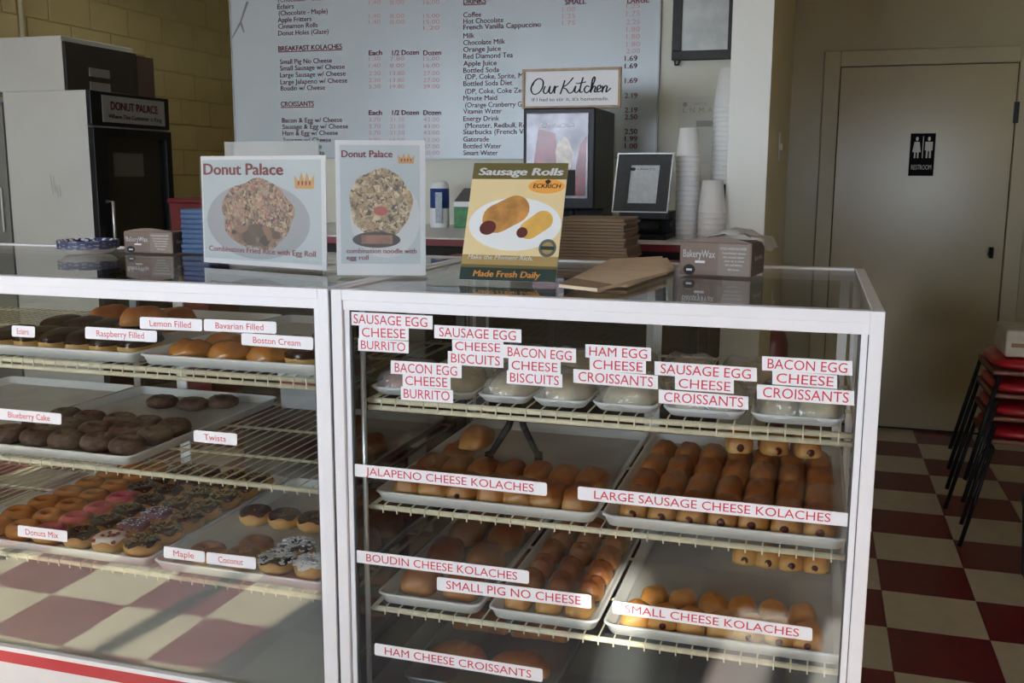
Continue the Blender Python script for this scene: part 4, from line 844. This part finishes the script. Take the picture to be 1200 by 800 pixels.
# framed notice on a dark stand
YFm = 3.5
fa, fb = at(718, 248, 1, YFm), at(784, 180, 1, YFm); w, h = fb.x-fa.x, fb.z-fa.z
t = thing('brewer', 'black coffee brewer under the framed notice on the back counter', 'coffee maker', (fa.x+.02, YFm+.01, CT)); bz = fa.z-CT
MB().box(0, .17, .0, .26, 0, .02, .004).box(0, .17, .15, .26, .02, max(.04, bz-.02)).build('body', BLACK, t); MB().box(0, .17, 0, .26, max(.03, bz-.025), max(.05, bz), .003).build('head', BLACK, t); MB().lathe([(.045, .022), (.055, .04), (.05, max(.05, bz-.03))], 16, (.085, .075, 0)).build('carafe', BLACKM, t, True)
t = thing('picture_frame', 'dark beaded picture frame holding a white notice on the back counter', 'frame', (fa.x, YFm, fa.z+.001)); FRM = mat('dark_frame', srgb(40, 40, 38), .6, 0, .15, 90)
ln = .16
def fb_(u, v, k=0): return Vector((u+.012*v/h, v*ln-.0-k, v))
sh = lambda pts: [fb_(u*w, v*h) for u, v in pts]
MB().prism(sh([(0, 0), (1, 0), (1, 1), (0, 1)]), (0, 1, 0), .012).build('backing', BLACK, t)
for q in (((0, 0), (1, 0), (1, .15), (0, .15)), ((0, .8), (1, .8), (1, 1), (0, 1)), ((0, .15), (.25, .15), (.25, .8), (0, .8)), ((.78, .15), (1, .15), (1, .8), (.78, .8))): MB().prism(sh(q), (0, -1, 0), .008).build('frame_bar', FRM, t)
MB().prism([p+Vector((0, -.001, 0)) for p in sh([(.25, .15), (.78, .15), (.78, .8), (.25, .8)])], (0, -1, 0), .001).build('notice', mat('notice_grey', srgb(186, 190, 192), .6, 0, .08, 60), t)
F = Face(fb_(.25*w, .15*h)+Vector((0, -.0025, 0)), (1, 0, 0), (0, ln, 1), t); F.text('notice_lettering', [('LARRY\'S', w*.16, w*.48, h*.575, h*.03)], BLACKM, k=.3); F.oval('notice_mark', w*.08, h*.59, w*.05, h*.03, BLACKM, .3)
bead = MB()
for k in range(34):
    for (u, v) in ((k/33, 0), (k/33, 1)): p = fb_(u*w, v*h); bead.box(p.x-.002, p.x+.002, p.y-.0115, p.y-.008, p.z-.002, p.z+.002)
for k in range(1, 33):
    for (u, v) in ((0, k/33), (1, k/33)): p = fb_(u*w, v*h); bead.box(p.x-.002, p.x+.002, p.y-.0115, p.y-.008, p.z-.002, p.z+.002)
bead.build('beading', mat('bead_silver', (.6, .6, .58), .4, .5), t)['kind'] = 'stuff'
# foam cups
CUP = mat('foam_cup', (.80, .80, .79), .55)
def cups(px, pyb, pyt, wpx, Y, lab, name_grp, lean=0, base=None):
    p = at(px, pyb, 1, Y); r = wpx/2*Y/FPX*1.02; ztop = at(px, pyt, 1, Y).z; zb = CT if base is None else base
    ch = r*2.35; n = max(1, int((ztop-zb-ch)/.0165)+1)
    t_ = .0007; prof = [(0, ch-.003), (r*.74-t_, ch-.003), (r-t_, .0005), (r, 0), (r+.0006, .001), (r+.0006, .006), (r*.998, .0065), (r*.74, ch), (0, ch)]
    me = MB().lathe(prof, 20).mesh('foam_cup', CUP, True)
    st = (ztop-zb-ch)/max(1, n-1)
    for k in range(n):
        o = tag(link('foam_cup', me, None, (p.x+lean*k*st, Y, zb+k*st), (0, lean, 0)), '%s, %s from the top' % (lab, ORD[n-1-k]), 'cup', name_grp)
YC = 3.62
cups(833, 278, 211, 31, YC-.05, 'white foam cup, short stack beside the post', 'short stack of foam cups')
cups(805, 290, 150, 27, YC+.02, 'white foam cup, tall leaning stack left of the short one', 'tall leaning stack of foam cups', -.02)
cups(852, 215, 80, 36, YC+.16, 'white foam cup, tallest stack half hidden by the post', 'tallest stack of foam cups', .0, at(850, 216, 1, YC+.16).z)
q = at(852, 216, 1, YC+.16)
t = thing('cup_caddy', 'dark cup caddy lifting the tallest cup stack beside the post', 'caddy', (q.x, YC+.16, CT)); MB().box(-.055, .03, -.05, .06, 0, .012).build('foot', BLACKM, t); MB().box(-.055, .03, -.05, .06, q.z-CT-.012, q.z-CT).build('shelf', BLACKM, t); MB().box(-.055, .03, .03, .06, .012, q.z-CT-.012).build('stem', BLACKM, t)
# wipes canister and green carton
YL = 4.05
q0, q1 = at(505, 261, 1, YL), at(526, 261, 1, YL); r = (q1.x-q0.x)/2; h = at(515, 212, 1, YL).z-CT
t = thing('wipes_canister', 'blue and white canister with white domed lid on the back counter', 'canister', ((q0.x+q1.x)/2, YL, CT))
MB().lathe([(r*.97, 0), (r, .004), (r, h*.42)], 24).build('white_label', PAPER, t, True); MB().lathe([(r, h*.42), (r, h*.84)], 24).build('blue_label', mat('canister_blue', srgb(34, 62, 128), .35), t, True); MB().lathe([(r, h*.84), (r*.98, h*.86), (r*.95, h*.93), (r*.6, h*1.0), (0, h*1.01)], 24).build('lid', PAPER, t, True)
F = Face((-r*.1, -r-.0005, h*.1), (1, 0, 0), (0, 0, 1), t); F.rect('print_panel', 0, 0, r*.75, h*.66, mat('print_grey', srgb(150, 158, 166), .5, 0, .15, 80), .2)
q0, q1 = at(532, 262, 1, YL), at(575, 262, 1, YL); h = at(535, 236, 1, YL).z-CT
t = thing('green_carton', 'small green and white carton with grey sloped top beside the canister', 'carton', (q0.x, YL, CT)); w = q1.x-q0.x
MB().box(0, w, 0, .09, 0, h*.8, .001).build('carton_body', mat('carton_green', srgb(52, 120, 62), .5, 0, .2, 40), t); MB().box(0, w, -.0005, .0905, h*.8, h).build('white_band', PAPER, t); MB().add([(0, 0, h), (w, 0, h), (w, .09, h), (0, .09, h), (w*.15, .06, h*1.5), (w, .06, h*1.5)], [(0, 1, 5, 4), (3, 4, 5, 2), (0, 4, 3), (1, 2, 5), (0, 3, 2, 1)]).build('sloped_top', mat('carton_grey', srgb(96, 92, 90), .6), t)
# framed certificate and papers on the back wall
fa, fb = at(787, 71, 1, YW-.02), at(866, 0, 1, YW-.02); w, h = fb.x-fa.x, .42
t = thing('certificate_frame', 'black framed certificate on the wall above the cups', 'frame', (fa.x, YW-.021, fa.z))
MB().box(.02, w-.02, .006, .02, .02, h-.02).build('certificate', mat('certificate_paper', srgb(176, 178, 176), .25, 0, .1, 14), t)
for q in ((0, w, 0, .038), (0, w, h-.038, h), (0, .038, .038, h-.038), (w-.038, w, .038, h-.038)): MB().box(q[0], q[1], -.006, .02, q[2], q[3], .003).build('frame_bar', FRM, t)
F = Face((0, .0055, 0), (1, 0, 0), (0, 0, 1), t); F.text('certificate_lettering', [('Certificate of Occupancy', w*.3, w*.8, h*.62, h*.025)], mat('ink_grey', (.15, .15, .15), .6), k=.5)
MB().tube([(.012, .01, -.002), (.016, 0, -.018), (.028, 0, -.018), (.032, .01, -.002)], .004, 6).build('hook', BLACK, t, True)
fa, fb = at(793, 192, 1, YW-.004), at(850, 112, 1, YW-.004); w, h = fb.x-fa.x, fb.z-fa.z
t = thing('wall_notice', 'pale paper notice taped to the wall behind the cup stacks', 'notice', (fa.x, YW-.004, fa.z)); MB().box(0, w, 0, .003, 0, h).build('sheet', mat('faded_paper', srgb(186, 184, 174), .6), t)
F = Face((0, -.0003, 0), (1, 0, 0), (0, 0, 1), t); INK = mat('faded_ink', srgb(140, 138, 132), .6); F.oval('printed_seal', w*.14, h*.88, w*.05, h*.035, INK, .5); F.text('notice_lettering', [('NOTICE', w*.36, w*.6, h*.87, h*.03), ('L. N. M. A. E.', w*.1, w*.92, h*.76, h*.07)], INK, k=.5); F.rect('printed_bar', w*.4, h*.55, w*.9, h*.64, INK, .5)
# ------------------------------------------------------------------ fridge group on the left
YN = 4.6
p = at(108, 150, 1, YN); XF = p.x; far = at(199, 150, 0, XF).y; xb = at(6, 150, 1, YN).x; zf = at(104, 105, 1, YN).z
FRW = mat('fridge_white', srgb(196, 196, 190), .4, 0, .03, 3)
t = thing('glass_door_cooler', 'tall white cooler with black glass door and red lettered header', 'fridge', (XF, YN, 0)); dd = XF-xb; fw_ = far-YN
MB().box(-dd, -.03, 0, fw_, .08, zf, .004).build('body', FRW, t); MB().box(-dd, 0, .01, fw_-.01, 0, .08).build('plinth', BLACKM, t)
zh = at(112, 146, 1, YN).z
MB().box(-.03, 0, 0, fw_, zh, zf, .004).build('header_box', BLACK, t)
MB().box(0, .003, fw_*.13, fw_*.93, zh+.02, zf-.02).build('header_panel', mat('header_grey', srgb(150, 148, 146), .4), t)
F = Face((.0035, fw_*.13, zh+.02), (0, 1, 0), (0, 0, 1), t); pw_, ph_ = fw_*.8, zf-zh-.04
F.text('header_lettering', [('DONUT PALACE', pw_*.12, pw_*.88, ph_*.48, ph_*.30)], mat('header_red', srgb(150, 34, 44), .5), k=1, bold=.03); F.text('header_motto', [('Where The Customer is King', pw_*.08, pw_*.94, ph_*.16, ph_*.16)], BLACKM, k=1, bold=.02)
dr = MB().box(-.03, .008, 0, fw_*.16, .1, zh-.012, .003).box(-.03, .008, fw_*.92, fw_, .1, zh-.012, .003).box(-.03, .008, fw_*.16, fw_*.92, zh-.06, zh-.012).box(-.03, .008, fw_*.16, fw_*.92, .1, .16).build('door', BLACK, t)
MB().box(-.022, -.016, fw_*.16, fw_*.92, .16, zh-.06).build('door_glass', GLASS, dr); MB().box(-.031, -.0295, fw_*.12, fw_*.95, .12, zh-.02).build('dark_interior', mat('cooler_dark', (.03, .032, .032), .6), t)
MB().tube([(.008, fw_*.1, .95), (.05, fw_*.1, .95), (.05, fw_*.1, 1.28), (.008, fw_*.1, 1.28)], .009, 8).build('door_handle', mat('handle_metal', (.6, .6, .6), .3, .9), dr, True)
MB().box(-.028, -.0265, fw_*.28, fw_*.66, at(140, 207, 1, YN).z, at(140, 178, 1, YN).z).build('inner_notice', mat('notice_dim', (.2, .2, .19), .6), t)
F = Face((-dd, -.0004, 0), (1, 0, 0), (0, 0, 1), t)
for k in range(4): F.oval('scuff', dd*(.50+.03*k), 1.37-.018*k+.02*(k % 2), .006, .06-.008*k, mat('scuff_dark', srgb(172, 172, 166), .6), .3, .12, 12)
# unit on top of the cooler
xq = at(77, 75, 1, YN+.03).x; zq = at(75, 41, 1, YN+.03).z; fq = at(160, 80, 0, xq).y
t = thing('ice_maker', 'white sided unit with dark front on top of the tall cooler', 'appliance', (xq, YN+.03, zf)); w = fq-YN-.03
MB().box(-.62, -.02, 0, w, .001, zq-zf, .004).build('body', FRW, t); MB().box(-.02, 0, .003, w, .001, zq-zf-.03, .002).build('front_panel', mat('dark_brown_panel', srgb(40, 34, 32), .5), t)
for k in range(2): MB().box(0, .006, w*.30, w*.58, (zq-zf)*(.06+.26*k), (zq-zf)*(.22+.26*k)).build('handle_plate', mat('handle_grey', (.28, .28, .27), .4, .4), t)
bx = MB().box(0, .30, 0, .16, .0005, (zq-zf)*.86).build('carton', mat('brown_cardboard', srgb(72, 52, 42), .7), None); bx.location = (xq-.30, fq+.004, zf)
t = thing('cardboard_box', 'dark brown cardboard box beside the ice maker on the cooler', 'box', bx.location.copy()); bx.location = (0, 0, 0); bx.parent = t; MB().box(-.002, .302, -.001, .079, (zq-zf)*.86, (zq-zf)*.9).build('flap', KRAFT, t)
# grey cabinet left of the cooler
t = thing('grey_locker', 'grey steel locker standing against the wall left of the cooler', 'locker', (xb-.04, YN+.05, 0)); zl = at(10, 112, 1, YN).z
MB().box(-.54, 0, .02, .45, 0, zl, .004).build('body', mat('locker_grey', srgb(120, 120, 114), .5), t)
MB().box(-.52, -.28, 0, .02, .06, zl-.03, .003).build('locker_door', mat('locker_grey', ()), t); MB().box(-.26, -.02, 0, .02, .06, zl-.03, .003).build('locker_door', MAT['locker_grey'], t)
MB().tube([(-.06, -.012, 1.1), (-.06, -.012, 1.35)], .006, 6).build('pull', FRW, t)
# red tub seen left of the prints
q = at(222, 250, 1, 4.75); tt = thing('red_bin', 'dark red bin behind the blue napkins', 'bin', (q.x, 4.75, 0)); zr = at(222, 232, 1, 4.75).z
MB().add([(-.09, 0, 0), (.09, 0, 0), (.09, .35, 0), (-.09, .35, 0), (-.11, -.02, zr-.03), (.11, -.02, zr-.03), (.11, .37, zr-.03), (-.11, .37, zr-.03)], [(3, 2, 1, 0), (4, 5, 6, 7), (0, 1, 5, 4), (1, 2, 6, 5), (2, 3, 7, 6), (3, 0, 4, 7)]).build('body', mat('bin_red', srgb(96, 18, 28), .4), tt); MB().box(-.12, .12, -.03, .38, zr-.03, zr, .008).build('lid', MAT['bin_red'], tt)
# ------------------------------------------------------------------ stacked chairs at the right edge
CHR = mat('red_vinyl', srgb(168, 30, 40), .35, 0, .08, 12); CHT = mat('chair_edge_brown', srgb(120, 70, 54), .5); YCH = 4.29
sxl = at(1160, 470, 1, YCH-.2).x; zb0 = .48; stp = .09
def chair(k, lab):
    t = thing('stacked_chair', lab, 'chair', (sxl, YCH, k*stp), 0, 'stacked red chairs')
    sw, sd = .40, .40
    o = blob(sw/2, sd/2, .028, k, 28, 10, .45, .0, .8).build('seat', CHR, t, True); o.location = (sw/2+.006, 0, zb0-.045)
    o2 = MB().box(.004, sw, -sd/2+.01, sd/2-.01, zb0-.062, zb0-.044, .006).build('seat_pan', CHT, t)
    zr_ = zb0-.072; ly = sd/2+.022
    for s in (-1, 1):
        MB().tube([(.02, s*ly, zr_), (-.07, s*(ly+.012), .009)], .0085, 8).build('leg', BLACK, t, True)
        MB().tube([(sw-.03, s*ly, zr_), (sw+.075, s*(ly+.012), .009)], .0085, 8).build('leg', BLACK, t, True)
        MB().tube([(sw-.03, s*.15, zr_), (sw+.03, s*.15, zr_), (sw+.03+.38*.42, s*.15, zr_+.42)], .0085, 8).build('back_post', BLACK, t, True)
    for x in (.02, sw-.03): MB().tube([(x, -ly, zr_), (x, ly, zr_)], .0085, 8).build('seat_rail', BLACK, t, True)
    bx_ = lambda z: sw+.03+.38*z+.012
    MB().prism([(bx_(.26), -.17, zr_+.26), (bx_(.26), .17, zr_+.26), (bx_(.42), .17, zr_+.42), (bx_(.42), -.17, zr_+.42)], (1, 0, 0), .012).build('backrest', CHR, t)
for k, l in enumerate(('lowest', 'second lowest', 'third', 'topmost')): chair(k, 'red seated chair with black legs by the door wall, %s of its stack' % l)
q = at(1175, 432, 1, YCH-.15); ztop = 3*stp+zb0+.0062
t = thing('white_carton', 'crumpled white carton lying on the topmost red chair', 'carton', (q.x, YCH-.17, ztop)); MB().box(0, .34, 0, .26, .001, .105, .01).build('carton_body', mat('carton_dirty_white', srgb(206, 200, 186), .6, 0, .08, 20, .4, 20), t); MB().box(.02, .32, -.002, .0, .04, .055).build('tape', KRAFT, t)
q = at(1183, 660, 2, 0); rb = .19
t = thing('waste_bin', 'dark grey round waste bin in front of the stacked chairs', 'bin', (q.x+rb, q.y-.15, 0))
zt2 = .30; MB().lathe([(rb*.88, 0), (rb*.9, .01), (rb*.99, zt2*.9), (rb*1.03, zt2*.92), (rb*1.03, zt2), (rb*.95, zt2), (rb*.84, .02)], 36).build('body', mat('bin_grey', srgb(56, 58, 56), .5), t, True)
for k in range(24):
    a_ = 2*math.pi*k/24; MB().tube([(rb*.9*math.cos(a_), rb*.9*math.sin(a_), .015), (rb*.985*math.cos(a_), rb*.985*math.sin(a_), zt2*.88)], .004, 5).build('rib', MAT['bin_grey'], t)
# dark red canister in the hall, seen through the kolache case
q = at(905, 400, 1, 4.7); zt3 = at(905, 382, 1, 4.7).z; rr = .072
t = thing('red_canister', 'dark red and black canister standing in the hall behind the kolache case', 'canister', (q.x, 4.7, 0))
MB().lathe([(rr*.9, 0), (rr, .02), (rr, zt3*.9), (rr*.8, zt3*.96), (rr*.4, zt3)], 24).build('body', mat('canister_red', srgb(110, 20, 34), .35), t, True)
MB().tube([(-rr*.5, -rr*.9, .05), (-rr*.5, -rr*.95, zt3*.95)], .014, 8).build('hose', BLACK, t, True); MB().lathe([(0, 0), (.01, .003), (.012, .012), (0, .016)], 10, (-rr*.4, -rr*1.15, zt3*.92)).build('valve', MAT['bright_metal'], t, True); MB().tube([(0, 0, zt3), (0, 0, zt3+.05), (.05, -.02, zt3+.07)], .012, 8).build('handle', BLACK, t, True)
